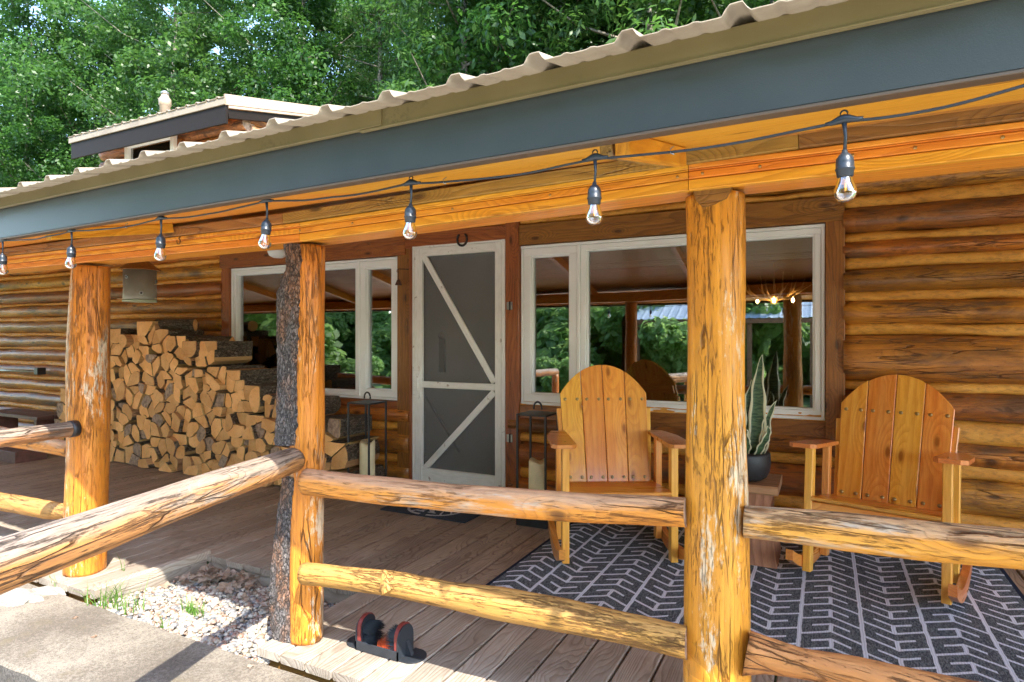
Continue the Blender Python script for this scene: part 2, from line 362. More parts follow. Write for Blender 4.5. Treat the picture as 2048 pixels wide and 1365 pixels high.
def concrete_mat(name, a, b, dk, rough_b=.6):
    t = NT(name); v = t.tc.outputs['Object']
    n = t.noise(v, 2.6, 6, .6); g = t.noise(v, 85, 5, .75); sp = t.noise(v, 260, 2, .7)
    c = t.mix(t.ramp(n, [(.35, 0.), (.65, 1.)]), a, b)
    c = t.mix(t.ramp(t.math('ADD', g, t.math('MULTIPLY', t.math('SUBTRACT', n, .5), .5)), [(.44, 0.), (.60, .75)]), c, dk)
    c = t.mix(t.ramp(sp, [(.56, 0.), (.66, .8)]), c, tuple(x * .45 for x in dk))
    stain = t.noise(v, 5.2, 4, .6)
    c = t.mix(t.ramp(stain, [(.6, 0.), (.75, .35)]), c, (.24, .20, .11))
    return t.bsdf(c, .85, t.bump(t.math('ADD', g, sp), rough_b, .006), 0., .25)
M['concrete'] = concrete_mat('worn_concrete', (.31, .275, .22), (.22, .19, .15), (.12, .10, .08))
M['aggregate'] = concrete_mat('dark_aggregate', (.20, .18, .16), (.13, .12, .11), (.06, .055, .05), 1.)
def attr_stone():
    t = NT('river_pebbles'); at = t.n('Attribute', attribute_name='col')
    n = t.noise(t.tc.outputs['Object'], 120, 3)
    c = t.ramp(at.outputs['Fac'], [(0., (.10, .11, .12)), (.15, (.24, .24, .24)), (.32, (.30, .17, .12)), (.42, (.33, .27, .20)), (.6, (.42, .38, .32)), (.8, (.56, .51, .43)), (1., (.44, .36, .28))])
    c = t.mix(t.ramp(n, [(.4, 0.), (.8, .3)]), c, (.2, .16, .13))
    return t.bsdf(c, .5, None, 0., .4)
M['pebble'] = attr_stone()
M['rock'] = concrete_mat('pale_rock', (.55, .52, .46), (.40, .38, .33), (.26, .24, .21), 1.)
M['soil'] = plain('dark_soil', (.09, .065, .045), .95, var=.4, scale=30, bump=.6)
M['blue_roof'] = plain('pale_blue_metal_roof', (.40, .47, .56), .35, var=.03)
M['shed_wood'] = plain('outbuilding_wood', (.20, .10, .05), .7, var=.3)
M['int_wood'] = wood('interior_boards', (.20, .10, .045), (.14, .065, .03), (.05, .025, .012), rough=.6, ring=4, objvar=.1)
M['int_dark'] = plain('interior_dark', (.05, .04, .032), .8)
M['inner_door'] = plain('inner_door_panel', (.55, .51, .45), .6, var=.06, scale=3)
M['antler'] = plain('antler', (.62, .42, .22), .6, var=.2)
M['redwood_dark'] = plain('red_brown_bench', (.12, .05, .035), .5, var=.2)
M['red'] = plain('red_brush_back', (.19, .03, .025), .45, var=.1)
M['orange_coir'] = plain('orange_coir', (.62, .10, .025), .8, var=.2)
M['bristle'] = plain('black_bristle', (.012, .014, .018), .4)

# ------------------------------------------------------------ object helpers
def wm(o):
    m = o.matrix_basis
    return wm(o.parent) @ o.matrix_parent_inverse @ m if o.parent else m
def tag(o, label=None, cat=None, group=None, kind=None):
    if label: o['label'] = label
    if cat: o['category'] = cat
    if group: o['group'] = group
    if kind: o['kind'] = kind
    return o
def link(o, parent=None, mw=None):
    col.objects.link(o)
    if mw is not None: o.matrix_basis = mw
    if parent is not None:
        o.parent = parent; o.matrix_parent_inverse = wm(parent).inverted()
    return o
def thing(name, label, cat, loc=(0, 0, 0), rz=0., group=None):
    o = bpy.data.objects.new(name, None); o.empty_display_size = .1
    o.location = loc; o.rotation_euler = (0, 0, rz)
    bpy_m = Matrix.Translation(Vector(loc)) @ Matrix.Rotation(rz, 4, 'Z')
    o.matrix_basis = bpy_m
    col.objects.link(o); return tag(o, label, cat, group)
def mesh(name, verts, faces, mats, mi=None, smooth=False):
    me = bpy.data.meshes.new(name); me.from_pydata([tuple(v) for v in verts], [], faces)
    for m in (mats if isinstance(mats, (list, tuple)) else [mats]): me.materials.append(m)
    if mi is not None: me.polygons.foreach_set('material_index', mi)
    if smooth is True: me.polygons.foreach_set('use_smooth', [True] * len(me.polygons))
    elif smooth: me.polygons.foreach_set('use_smooth', smooth)
    me.update(); return me
def obj(name, me, parent=None, mw=None): return link(bpy.data.objects.new(name, me), parent, mw)
def frame(p0, p1, up=(0, 0, 1)):
    """matrix with origin p0, X toward p1, Z near up"""
    p0 = Vector(p0); p1 = Vector(p1); x = (p1 - p0).normalized(); z = Vector(up)
    y = z.cross(x)
    if y.length < 1e-4: y = Vector((0, 1, 0)).cross(x)
    y.normalize(); z = x.cross(y)
    m = Matrix((x, y, z)).transposed().to_4x4(); m.translation = p0; return m
def board(name, p0, p1, w_, t_, mat, parent=None, up=(0, 0, 1), ch=.004, jit=0.):
    """plank from p0 to p1, width w_ across, thickness t_ along up; long edges chamfered"""
    m = frame(p0, p1, up); L = (Vector(p1) - Vector(p0)).length
    a, b = w_ / 2, t_ / 2; c = min(ch, a * .4, b * .4)
    prof = [(-a + c, -b), (a - c, -b), (a, -b + c), (a, b - c), (a - c, b), (-a + c, b), (-a, b - c), (-a, -b + c)]
    n = 8; segs = [0., L]
    vs = []
    for i, x in enumerate(segs):
        for (y, z) in prof: vs.append((x, y + (rnd.uniform(-jit, jit) if jit else 0), z))
    fs = [tuple(reversed(range(n)))] + [tuple(n + k for k in range(n))]
    for k in range(n): fs.append((k, (k + 1) % n, n + (k + 1) % n, n + k))
    return obj(name, mesh(name, vs, fs, mat), parent, m)
def box(name, x0, x1, y0, y1, z0, z1, mat, parent=None, along='x', ch=.004):
    """axis aligned box whose grain runs along the given axis"""
    cx_, cy_, cz_ = (x0 + x1) / 2, (y0 + y1) / 2, (z0 + z1) / 2
    if along == 'x': return board(name, (x0, cy_, cz_), (x1, cy_, cz_), y1 - y0, z1 - z0, mat, parent, ch=ch)
    if along == 'y': return board(name, (cx_, y0, cz_), (cx_, y1, cz_), x1 - x0, z1 - z0, mat, parent, ch=ch)
    return board(name, (cx_, cy_, z0), (cx_, cy_, z1), x1 - x0, y1 - y0, mat, parent, up=(0, 1, 0), ch=ch)
def tube(name, pts, rads, mat, parent=None, m=14, step=.04, amp=.0, amp2=.0, freq=3., cap=None, squash=1., up=(0, 0, 1), seed=0., nscale=(1, 1), cut=None):
    """log along local X through world pts with radii, surface roughened by noise"""
    pts = [Vector(p) for p in pts]; M0 = frame(pts[0], pts[-1], up); inv = M0.inverted()
    lp = [inv @ p for p in pts]
    xs = [p.x for p in lp]; L = xs[-1]
    n = max(2, int(L / step) + 1); vs, fs, mi, sm = [], [], [], []
    for i in range(n):
        x = L * i / (n - 1)
        cy_ = float(np.interp(x, xs, [p.y for p in lp])); cz_ = float(np.interp(x, xs, [p.z for p in lp])); r = float(np.interp(x, xs, rads))
        for k in range(m):
            a = 2 * math.pi * k / m
            nn = noise.noise(Vector((x * freq * .35 + seed, math.cos(a) * nscale[0] + seed * 3.1, math.sin(a) * nscale[0])))
            n2 = noise.noise(Vector((x * freq * 1.1 + seed * 2, math.cos(a) * 3.5, math.sin(a) * 3.5)))
            rr = r * (1 + amp * nn + amp2 * n2)
            vs.append((x, cy_ + rr * math.cos(a) * squash, cz_ + rr * math.sin(a)))
    for i in range(n - 1):
        for k in range(m):
            fs.append((i * m + k, i * m + (k + 1) % m, (i + 1) * m + (k + 1) % m, (i + 1) * m + k)); mi.append(0); sm.append(True)
    fs.append(tuple(reversed(range(m)))); fs.append(tuple((n - 1) * m + k for k in range(m))); mi += [1, 1]; sm += [False, False]
    return obj(name, mesh(name, vs, fs, [mat, cap or mat], mi, sm), parent, M0)
def lathe(name, prof, mat, parent=None, loc=(0, 0, 0), m=20, smooth=True, rot=None):
    vs, fs = [], []
    for r, z in prof:
        for k in range(m):
            a = 2 * math.pi * k / m; vs.append((r * math.cos(a), r * math.sin(a), z))
    for i in range(len(prof) - 1):
        for k in range(m): fs.append((i * m + k, i * m + (k + 1) % m, (i + 1) * m + (k + 1) % m, (i + 1) * m + k))
    fs.append(tuple(reversed(range(m)))); fs.append(tuple((len(prof) - 1) * m + k for k in range(m)))
    sm = [smooth] * (len(fs) - 2) + [False, False]
    mt = Matrix.Translation(Vector(loc))
    if rot is not None: mt = mt @ rot
    return obj(name, mesh(name, vs, fs, mat, None, sm), parent, mt)
def wire(name, pts, r, mat, parent=None, m=6):
    """thin swept tube through world points (true path frames)"""
    pts = [Vector(p) for p in pts]; o = pts[0]; vs, fs = [], []
    for i, p in enumerate(pts):
        t = (pts[min(i + 1, len(pts) - 1)] - pts[max(i - 1, 0)]).normalized()
        a = t.cross(Vector((0, 0, 1)))
        if a.length < .2: a = t.cross(Vector((0, 1, 0)))
        a.normalize(); b = t.cross(a)
        rr = r[i] if isinstance(r, (list, tuple)) else r
        for k in range(m):
            q = 2 * math.pi * k / m; vs.append(p - o + a * rr * math.cos(q) + b * rr * math.sin(q))
    for i in range(len(pts) - 1):
        for k in range(m): fs.append((i * m + k, i * m + (k + 1) % m, (i + 1) * m + (k + 1) % m, (i + 1) * m + k))
    fs.append(tuple(reversed(range(m)))); fs.append(tuple((len(pts) - 1) * m + k for k in range(m)))
    return obj(name, mesh(name, vs, fs, mat, None, True), parent, Matrix.Translation(o))
def prism(name, poly, depth, mat, parent=None, mw=None, mats=None):
    """polygon in local XY extruded along +Z"""
    n = len(poly); vs = [(x, y, 0) for x, y in poly] + [(x, y, depth) for x, y in poly]
    fs = [tuple(reversed(range(n))), tuple(range(n, 2 * n))] + [(k, (k + 1) % n, n + (k + 1) % n, n + k) for k in range(n)]
    return obj(name, mesh(name, vs, fs, mat), parent, mw)
def copy_tree(o, parent=None):
    c = o.copy(); col.objects.link(c); c.parent = parent
    if parent is not None: c.matrix_parent_inverse = o.matrix_parent_inverse
    for ch in list(o.children): copy_tree(ch, c)
    return c
def set_col(me, vals):
    a = me.attributes.new('col', 'FLOAT', 'FACE'); a.data.foreach_set('value', vals)

# ============================================================ GROUND
def sheet(name, x0, x1, y0, y1, z, mat, nx=1, ny=1, amp=0.):
    vs = [(x0 + (x1 - x0) * i / nx, y0 + (y1 - y0) * j / ny, z + (amp * noise.noise(Vector((i * .7, j * .7, 2))) if amp else 0)) for j in range(ny + 1) for i in range(nx + 1)]
    fs = [(j * (nx + 1) + i, j * (nx + 1) + i + 1, (j + 1) * (nx + 1) + i + 1, (j + 1) * (nx + 1) + i) for j in range(ny) for i in range(nx)]
    return tag(obj(name, mesh(name, vs, fs, mat, None, True)), kind='structure')
sheet('ground', -400, 400, -400, 400, -.42, M['ground'])
M['bounce_ground'] = concrete_mat('pale_bounce_ground', (.66, .61, .52), (.56, .51, .43), (.42, .37, .30), 1.)
sheet('bounce_sheet', -16, 11, -5.0, 1.34, -.40, M['bounce_ground'], 60, 20, .015)  # pale unseen ground, added to bounce sunlight into the porch
# concrete walk (local slab with slightly wavering upper edge)
n = 60; vs = []; X0, X1 = -4.2, 1.2
for j, (yy, zz) in enumerate([(1.35, -.40), (1.35, -.045), (1.362, -.03), (1.6, -.03), (1.845, -.03), (1.862, -.045), (1.862, -.40)]):
    for i in range(n + 1):
        x = X0 + (X1 - X0) * i / n
        dy = (.012 * noise.noise(Vector((x * 6, 1, 0))) + .006 * noise.noise(Vector((x * 25, 1, 0))))
        vs.append((x, yy + (dy if j != 3 else 0), zz + (.004 * noise.noise(Vector((x * 8, yy * 5, 3))) if 1 < j < 5 else 0)))
fs = [(j * (n + 1) + i, j * (n + 1) + i + 1, (j + 1) * (n + 1) + i + 1, (j + 1) * (n + 1) + i) for j in range(6) for i in range(n)]
mi = [1 if j == 0 else 0 for j in range(6) for i in range(n)]
tag(obj('concrete_path', mesh('concrete_path', vs, fs, [M['concrete'], M['aggregate']], mi)), kind='structure')
sheet('gravel_bed', -8.5, -1.7, 1.8, 2.62, -.125, M['soil'], 60, 12, .02)

# ============================================================ PORCH DECK
deck = bpy.data.objects.new('porch_floor', None); col.objects.link(deck); tag(deck, kind='structure')
FY, WY, PITCH, BT = 1.885, 4.62, .1455, .036
NX0, NX1, NY = -3.46, -2.215, 2.54
k = 0; x = NX1
brd = []
while x < 2.6: brd.append((x, FY)); x += PITCH
x = NX1 - PITCH
while x > NX0 - PITCH * .5: brd.append((x, NY)); x -= PITCH
xl = x
while xl > -9.6: brd.append((xl, FY)); xl -= PITCH
for (x, y0) in brd:
    j = rnd.uniform(-.004, .006)
    board('board', (x + PITCH / 2 + rnd.uniform(-.001, .001), y0 + j, -BT / 2 + rnd.uniform(-.0012, .0012)), (x + PITCH / 2, WY, -BT / 2), PITCH - .009, BT, M['deck'], deck, ch=.005)
# rim boards of the notch and framing
board('rim_board', (NX0 + .02, FY, -.002), (NX0 + .02, NY + .03, -.002), .045, .05, M['deck'], deck)
board('rim_joist', (NX0 + .047, NY + .03, -.10), (NX1, NY + .03, -.10), .03, .14, M['deck'], deck)
board('rim_joist', (NX0 + .03, FY + .03, -.10), (NX0 + .03, NY, -.10), .03, .145, M['deck'], deck)
board('rim_joist', (NX1 + .03, FY + .04, -.11), (2.6, FY + .04, -.11), .03, .14, M['dark_strip'], deck)
board('rim_joist', (-9.5, FY + .04, -.11), (NX0, FY + .04, -.11), .03, .14, M['dark_strip'], deck)

# ============================================================ PEBBLES, LITTER
def icos():
    p = (1 + 5 ** .5) / 2
    v = [(-1, p, 0), (1, p, 0), (-1, -p, 0), (1, -p, 0), (0, -1, p), (0, 1, p), (0, -1, -p), (0, 1, -p), (p, 0, -1), (p, 0, 1), (-p, 0, -1), (-p, 0, 1)]
    f = [(0, 11, 5), (0, 5, 1), (0, 1, 7), (0, 7, 10), (0, 10, 11), (1, 5, 9), (5, 11, 4), (11, 10, 2), (10, 7, 6), (7, 1, 8), (3, 9, 4), (3, 4, 2), (3, 2, 6), (3, 6, 8), (3, 8, 9), (4, 9, 5), (2, 4, 11), (6, 2, 10), (8, 6, 7), (9, 8, 1)]
    return np.array(v) / math.sqrt(1 + p * p), f
IV, IF = icos()
def pebbles(name, n, zone, rmin, rmax, seed):
    rg = np.random.default_rng(seed); V, Fc, C = [], [], []
    for q in range(n):
        x, y, z = zone(rg)
        s = (rmin + (rmax - rmin) * rg.uniform(0, 1) ** 2.0) * np.array([1, rg.uniform(.65, 1), rg.uniform(.45, .7)])
        v = IV * s * (1 + rg.uniform(-.12, .12, (12, 1)))
        a, b = rg.uniform(0, 6.3), rg.uniform(-.5, .5)
        Rz = np.array([[math.cos(a), -math.sin(a), 0], [math.sin(a), math.cos(a), 0], [0, 0, 1]])
        Rx = np.array([[1, 0, 0], [0, math.cos(b), -math.sin(b)], [0, math.sin(b), math.cos(b)]])
        v = v @ Rx.T @ Rz.T + np.array([x, y, z]); o_ = len(V) * 12
        V.append(v); Fc += [(a_ + o_, b_ + o_, c_ + o_) for a_, b_, c_ in IF]; C += [rg.uniform(0, 1)] * 20
    me = mesh(name, np.concatenate(V), Fc, M['pebble'], None, True); set_col(me, C)
    return tag(obj(name, me), kind='stuff')
def gz(rg):
    x = rg.uniform(NX0 + .05, NX1 + .06); y = rg.uniform(1.86, NY + .01)
    t = (y - 1.86) / .7
    return x, y, -.052 - .055 * t + rg.uniform(-.018, .010)
tag(pebbles('gravel', 6500, gz, .008, .023, 3), 'pale river pebbles filling the notch between deck and concrete path', 'gravel')
def gz2(rg):
    x = rg.uniform(-6.4, NX0); y = rg.uniform(1.70, 1.99)
    return x, y, -.10 + rg.uniform(-.02, .01)
tag(pebbles('gravel', 1500, gz2, .009, .018, 5), 'strip of pebbles and dirt along the left deck edge', 'gravel')

def leafmesh(name, sz, seed):
    r_ = random.Random(seed); pts = []
    for k in range(14):
        a = 2 * math.pi * k / 14; rr = sz * (1.0 if k % 3 == 0 else .62) * r_.uniform(.8, 1.1)
        pts.append((rr * math.cos(a), rr * math.sin(a) * .8, sz * .45 * abs(math.sin(a * 1.5 + seed)) * r_.uniform(.4, 1)))
    vs = [(0, 0, .004)] + pts; fs = [(0, 1 + k, 1 + (k + 1) % 14) for k in range(14)]
    me = mesh(name, vs, fs, M['deadleaf']); set_col(me, [r_.uniform(0, 1)] * 14 if r_.random() < .5 else [r_.uniform(.2, .9)] * 14); return me
LM = [leafmesh('dried_leaf', s, i) for i, s in enumerate((.045, .05, .038, .055, .042))]
# heap in the notch corner: nobody could count it
V, Fc, C = [], [], []
for q in range(75):
    b = LM[q % 5]; cx_ = NX0 + .10 + abs(rnd.gauss(0, .16)) + .05 * rnd.random(); cy_ = NY - .05 - abs(rnd.gauss(0, .10))
    if q > 55: cx_ = NX0 + rnd.uniform(.1, 1.1); cy_ = NY - rnd.uniform(.02, .25)
    mt = Matrix.Translation((cx_, cy_, -.085 + rnd.uniform(0, .05))) @ Matrix.Rotation(rnd.uniform(0, 6.3), 4, 'Z') @ Matrix.Rotation(rnd.uniform(-.9, .9), 4, 'X')
    o_ = len(V); V += [mt @ v.co for v in b.vertices]; Fc += [tuple(i + o_ for i in p.vertices) for p in b.polygons]; C += [rnd.random()] * len(b.polygons)
me = mesh('leaf_litter', V, Fc, M['deadleaf']); set_col(me, C)
tag(obj('leaf_litter', me), 'heap of dry brown leaves in the deck corner above the pebbles', 'dead leaves', kind='stuff')
LS = [((857, 1258), -.115, 'dry leaf lying on pebbles near the left rim board', 3), ((310, 958), 0, 'curled brown leaf on deck left of the firewood', 3), ((118, 948), 0, 'brown leaf on deck between the left rails', 4), ((65, 1058), 0, 'red brown leaf on deck under the low left rail', 2),
      ((150, 1237), -.03, 'small red leaf on the concrete path', 2), ((188, 1275), -.03, 'smallest red leaf on the concrete path', 2), ((500, 1335), -.03, 'dry leaf on concrete close to the bark clad post', 0)]
for (p, z, lb, i) in LS:
    if p[0] == 857: p = (330, 1175)
    q = onZ(p[0], p[1], z); o = obj('dried_leaf', LM[i]); s = .5 if z == -.03 else .8
    o.matrix_basis = Matrix.Translation(q) @ Matrix.Rotation(rnd.uniform(0, 6), 4, 'Z') @ Matrix.Scale(s, 4)
    tag(o, lb, 'leaf', 'scattered dry leaves')
def tuft(loc, n, h, label, seed, spread=.06):
    r_ = random.Random(seed); V, Fc, C = [], [], []
    for q in range(n):
        bx_, by_ = r_.gauss(0, spread), r_.gauss(0, spread * .4); a = r_.uniform(0, 6.3); L = h * r_.uniform(.4, 1.1); ln = r_.uniform(.2, .9); wd = .0032
        o_ = len(V); dx, dy = math.cos(a), math.sin(a)
        for s in range(5):
            t = s / 4; off = ln * L * t * t; z = L * (t - .35 * ln * t * t); ww = wd * (1 - t * .9)
            V.append((bx_ + dx * off - dy * ww, by_ + dy * off + dx * ww, z)); V.append((bx_ + dx * off + dy * ww, by_ + dy * off - dx * ww, z))
        for s in range(4): Fc.append((o_ + 2 * s, o_ + 2 * s + 1, o_ + 2 * s + 3, o_ + 2 * s + 2)); C.append(q / n)
    me = mesh('grass_tuft', V, Fc, M['grass']); set_col(me, C)
    o = obj('grass_tuft', me, None, Matrix.Translation(loc)); return tag(o, label, 'grass')
tuft(onZ(225, 1215, -.06), 90, .17, 'spreading grass tuft in front of the left post', 1, .10)
tuft(onZ(118, 1190, -.08), 30, .13, 'thin grass tuft beside the pale rocks', 6, .03)
tuft(onZ(385, 1228, -.06), 60, .09, 'small grass tuft growing in the pebbles', 2, .035)
tuft(onZ(247, 1150, -.02), 3, .19, 'tall single grass blades beside the notch rim board', 4, .012)
tuft(onZ(325, 1255, -.05), 8, .07, 'tiny grass sprig at the concrete edge', 5, .02)
for (p, s, lb, sd) in [((35, 1205), .10, 'largest pale rock at the left edge beside the path', 1), ((95, 1190), .07, 'smaller pale rock beside the grass', 2), ((0, 1170), .09, 'pale rock at the picture edge behind the others', 3)]:
    V = []; 
    c0 = onZ(p[0], p[1], -.05)
    import bmesh
    bm = bmesh.new(); bmesh.ops.create_icosphere(bm, subdivisions=3, radius=1)
    for v in bm.verts:
        d = 1 + .35 * noise.noise(v.co * 1.3 + Vector((sd * 5, 0, 0))) + .12 * noise.noise(v.co * 4 + Vector((sd, 3, 0)))
        v.co = Vector((v.co.x * s * 1.5 * d, v.co.y * s * d, v.co.z * s * .55 * d))
    me = bpy.data.meshes.new('rock'); bm.to_mesh(me); bm.free(); me.materials.append(M['rock'])
    tag(obj('rock', me, None, Matrix.Translation(c0)), lb, 'rock', 'rocks by the path')

# ============================================================ LOG WALL
WP = 4.60
XL0, XL1, XL2, XL3 = wx(455), wx(470), wx(803), wx(831)
XD0, XD1 = wx(835), wx(1019)
XR0, XR1, XR2 = wx(1047), wx(1650), wx(1688)
ZT, ZBR, ZBL = 2.10, .80, .77
wall = thing('log_wall', 'cabin wall of stained horizontal logs with orange chinking', 'wall', (0, WP, 0))
def halflog(name, x0, x1, zc, h, depth, mat, seed, wob=.012, step=.07, yb=WP + .03, m=9, amp=.05):
    n = max(2, int((x1 - x0) / step)); vs, fs = [], []
    for i in range(n + 1):
        x = (x1 - x0) * i / n; X = x0 + x
        top = h / 2 + wob * noise.noise(Vector((X * 1.3, seed, 0))) + wob * .5 * noise.noise(Vector((X * 5, seed, 9)))
        bot = -h / 2 + wob * noise.noise(Vector((X * 1.3, seed + 7.7, 0))) + wob * .5 * noise.noise(Vector((X * 5, seed + 5, 9)))
        for k in range(m):
            a = math.pi * k / (m - 1); s = -math.cos(a)
            z = (top + bot) / 2 + s * (top - bot) / 2
            y = -depth * (math.sin(a) ** .6) * (1 + amp * noise.noise(Vector((X * 2.2, s * 2 + seed, 4))) + amp * .7 * noise.noise(Vector((X * 9, s * 4 + seed, 4))))
            vs.append((x, y, z))
    for i in range(n):
        for k in range(m - 1): fs.append((i * m + k, (i + 1) * m + k, (i + 1) * m + k + 1, i * m + k + 1))
    fs.append(tuple(range(m))); fs.append(tuple(n * m + k for k in reversed(range(m))))
    return obj(name, mesh(name, vs, fs, mat, None, [True] * (len(fs) - 2) + [False] * 2), wall, Matrix.Translation((x0, yb, zc)))
CR = [.0, .236, .53, .772, 1.04, 1.40, 1.61, 1.826, 1.99, 2.23, 2.46]
CT = [.07, .10, .09, .15, .075, .08, .075, .09, .08, .10, .08]
CLs = [.0, .20, .40, .61, .80, 1.00, 1.20, 1.39, 1.60, 1.80, 1.99, 2.19, 2.40]
def section(x0, x1, cs, ct, z0, z1, seed):
    for i, c in enumerate(cs):
        if z0 - .02 < c < z1 + .04: halflog('chinking', x0, x1, c, ct[i], .085, M['chink'], seed + i * 3.3, .022, .05, m=7, amp=.25)
        if i + 1 < len(cs):
            lo, hi = c + ct[i] / 2 - .012, cs[i + 1] - ct[i + 1] / 2 + .012
            if hi > z0 and lo < z1: halflog('log', x0, x1, (lo + hi) / 2, hi - lo, .12 + .012 * rnd.uniform(-1, 1), M['log'], seed + i * 5.1, .016, .08)
CLt = [.055 + .02 * ((i * 7) % 3) / 2 for i in range(len(CLs))]
section(XR2 - .005, 4.2, CR, CT, 0, 2.5, 1)
section(XR0 - .1, XR2, CR, CT, 0, ZBR - .06, 20)
section(XL0, XL3 - .02, CR, CT, 0, ZBL - .05, 40)
section(-13.5, XL0 + .005, CLs, CLt, 0, 2.5, 60)
section(XL0, XR2, [2.30, 2.48], [.07, .06], 2.28, 2.6, 80)
box('backing', -13.5, XL0, WP + .02, WP + .06, -.1, 2.6, M['log'], wall)
box('backing', XR2, 4.2, WP + .02, WP + .06, -.1, 2.6, M['log'], wall)
box('backing', XL0, XR2, WP + .03, WP + .06, 2.12, 2.6, M['log'], wall)
box('backing', XR0 - .02, XR2, WP + .03, WP + .06, -.1, ZBR, M['log'], wall)
box('backing', XL0, XL3, WP + .03, WP + .06, -.1, ZBL, M['log'], wall)
TY0, TY1 = WP - .075, WP + .02
# rough trim boards
box('trim_board', XL0 - .01, XL1 + .002, TY0, TY1, ZBL - .05, 2.13, M['trim'], wall, 'z')
box('trim_board', XL0 - .02, XL2 + .10, TY0 - .01, TY1, 2.095, 2.26, M['trim'], wall)
box('trim_board', XL1, XL2 + .02, TY0 + .01, TY1, ZBL - .075, ZBL - .006, M['trim'], wall)
box('trim_board', XL2 + .002, XD0 - .03, TY0 + .006, TY1, 0, 2.15, M['trim'], wall, 'z')
box('trim_board', XD0 - .028, XD0 - .004, TY0 - .015, TY1, 0, 2.15, M['trim'], wall, 'z')
box('trim_board', XD0 - .2, XD1 + .04, TY0 - .004, TY1, 2.15, 2.285, M['trim'], wall)
box('trim_board', XD1 + .004, XR0 - .004, TY0 - .01, TY1, 0, 2.32, M['trim'], wall, 'z')
box('trim_board', XR0, XR2, TY0 - .006, TY1, 2.105, 2.27, M['trim'], wall)
box('trim_board', XR1 + .003, XR2 + .004, TY0 - .002, TY1, ZBR - .15, 2.105, M['trim'], wall, 'z')
box('trim_board', XR0, XR1 + .003, TY0 + .006, TY1, ZBR - .15, ZBR - .006, M['trim'], wall)

# ============================================================ WINDOWS AND DOOR
def sash(parent, x0, x1, z0, z1, fw, y0, y1, name='sash', glass=True, inner=True):
    s = box(name, x0, x1, y0, y1, z1 - fw, z1, M['white'], parent)
    box('rail', x0, x1, y0, y1, z0, z0 + fw, M['white'], s)
    box('stile', x0, x0 + fw, y0 + .001, y1, z0 + fw, z1 - fw, M['white'], s, 'z')
    box('stile', x1 - fw, x1, y0 + .001, y1, z0 + fw, z1 - fw, M['white'], s, 'z')
    if inner:
        g = .012; a0, a1, b0, b1 = x0 + fw, x1 - fw, z0 + fw, z1 - fw
        box('glazing_bead', a0, a1, y0 + .018, y1, b1 - g, b1, M['white'], s); box('glazing_bead', a0, a1, y0 + .018, y1, b0, b0 + g, M['white'], s)
        box('glazing_bead', a0, a0 + g, y0 + .018, y1, b0 + g, b1 - g, M['white'], s, 'z'); box('glazing_bead', a1 - g, a1, y0 + .018, y1, b0 + g, b1 - g, M['white'], s, 'z')
    if glass: box('pane', x0 + fw - .005, x1 - fw + .005, y1 - .016, y1 - .010, z0 + fw - .005, z1 - fw + .005, M['glass'], s)
    return s
def window(label, x0, x1, z0, z1, split, casement_left):
    t = thing('window', label, 'window', ((x0 + x1) / 2, WP, z0)); f = .022
    y0, y1 = WP - .052, WP + .04
    box('outer_frame', x0, x1, y0, y1, z1 - f, z1, M['white'], t); box('outer_frame', x0, x1, y0, y1, z0, z0 + f, M['white'], t)
    box('outer_frame', x0, x0 + f, y0 + .001, y1, z0 + f, z1 - f, M['white'], t, 'z'); box('outer_frame', x1 - f, x1, y0 + .001, y1, z0 + f, z1 - f, M['white'], t, 'z')
    box('mullion', split - .013, split + .013, y0 + .002, y1, z0 + f, z1 - f, M['white'], t, 'z')
    a, b = (x0 + f, split - .013), (split + .013, x1 - f)
    cas, pic = (a, b) if casement_left else (b, a)
    sash(t, cas[0] + .002, cas[1] - .002, z0 + f + .002, z1 - f - .002, .062, WP - .044, WP + .02, 'casement_sash')
    sash(t, pic[0] + .002, pic[1] - .002, z0 + f + .002, z1 - f - .002, .038, WP - .036, WP + .03, 'fixed_sash')
    box('blind', pic[0] + .05, pic[1] - .05, WP + .05, WP + .09, z1 - .165, z1 - .062, M['blind'], t)
    for q in range(3): box('blind_slat', pic[0] + .05, pic[1] - .05, WP + .048, WP + .092, z1 - .18 - .013 * q, z1 - .171 - .013 * q, M['blind'], t)
    return t
window('wide white picture window right of the screen door', XR0, XR1, ZBR, ZT, wx(1161), True)
window('smaller white window left of the screen door behind the firewood', XL1, XL2, ZBL, ZT - .01, wx(724), False)

door = thing('screen_door', 'white wooden Z braced screen door with dark mesh', 'door', (XD0, WP, 0))
DZ0, DZ1 = .05, 2.145; yf0, yf1 = WP - .078, WP - .045
DW0, DW1 = XD0 + .02, XD1 - .035
box('door_jamb', XD0, XD0 + .018, WP - .082, WP + .05, 0, DZ1 + .018, M['paint'], door, 'z')
box('door_jamb', XD1 - .033, XD1, WP - .084, WP + .05, 0, DZ1 + .018, M['paint'], door, 'z')
box('door_jamb', XD0, XD1, WP - .080, WP + .05, DZ1 + .002, DZ1 + .020, M['paint'], door)
box('threshold', XD0, XD1, WP - .10, WP + .05, .0, .04, M['steel'], door)
sw = .085
box('stile', DW0, DW0 + sw, yf0, yf1, DZ0, DZ1, M['paint'], door, 'z')
box('stile', DW1 - sw * .75, DW1, yf0, yf1, DZ0, DZ1, M['paint'], door, 'z')
zm = CH - (771 - 675) * mpp(925, WP)
box('cross_rail', DW0 + sw, DW1 - sw * .75, yf0 + .001, yf1, DZ1 - .075, DZ1, M['paint'], door)
box('cross_rail', DW0 + sw, DW1 - sw * .75, yf0 + .001, yf1, zm - .028, zm + .028, M['paint'], door)
box('cross_rail', DW0 + sw, DW1 - sw * .75, yf0 + .001, yf1, DZ0, DZ0 + .14, M['paint'], door)
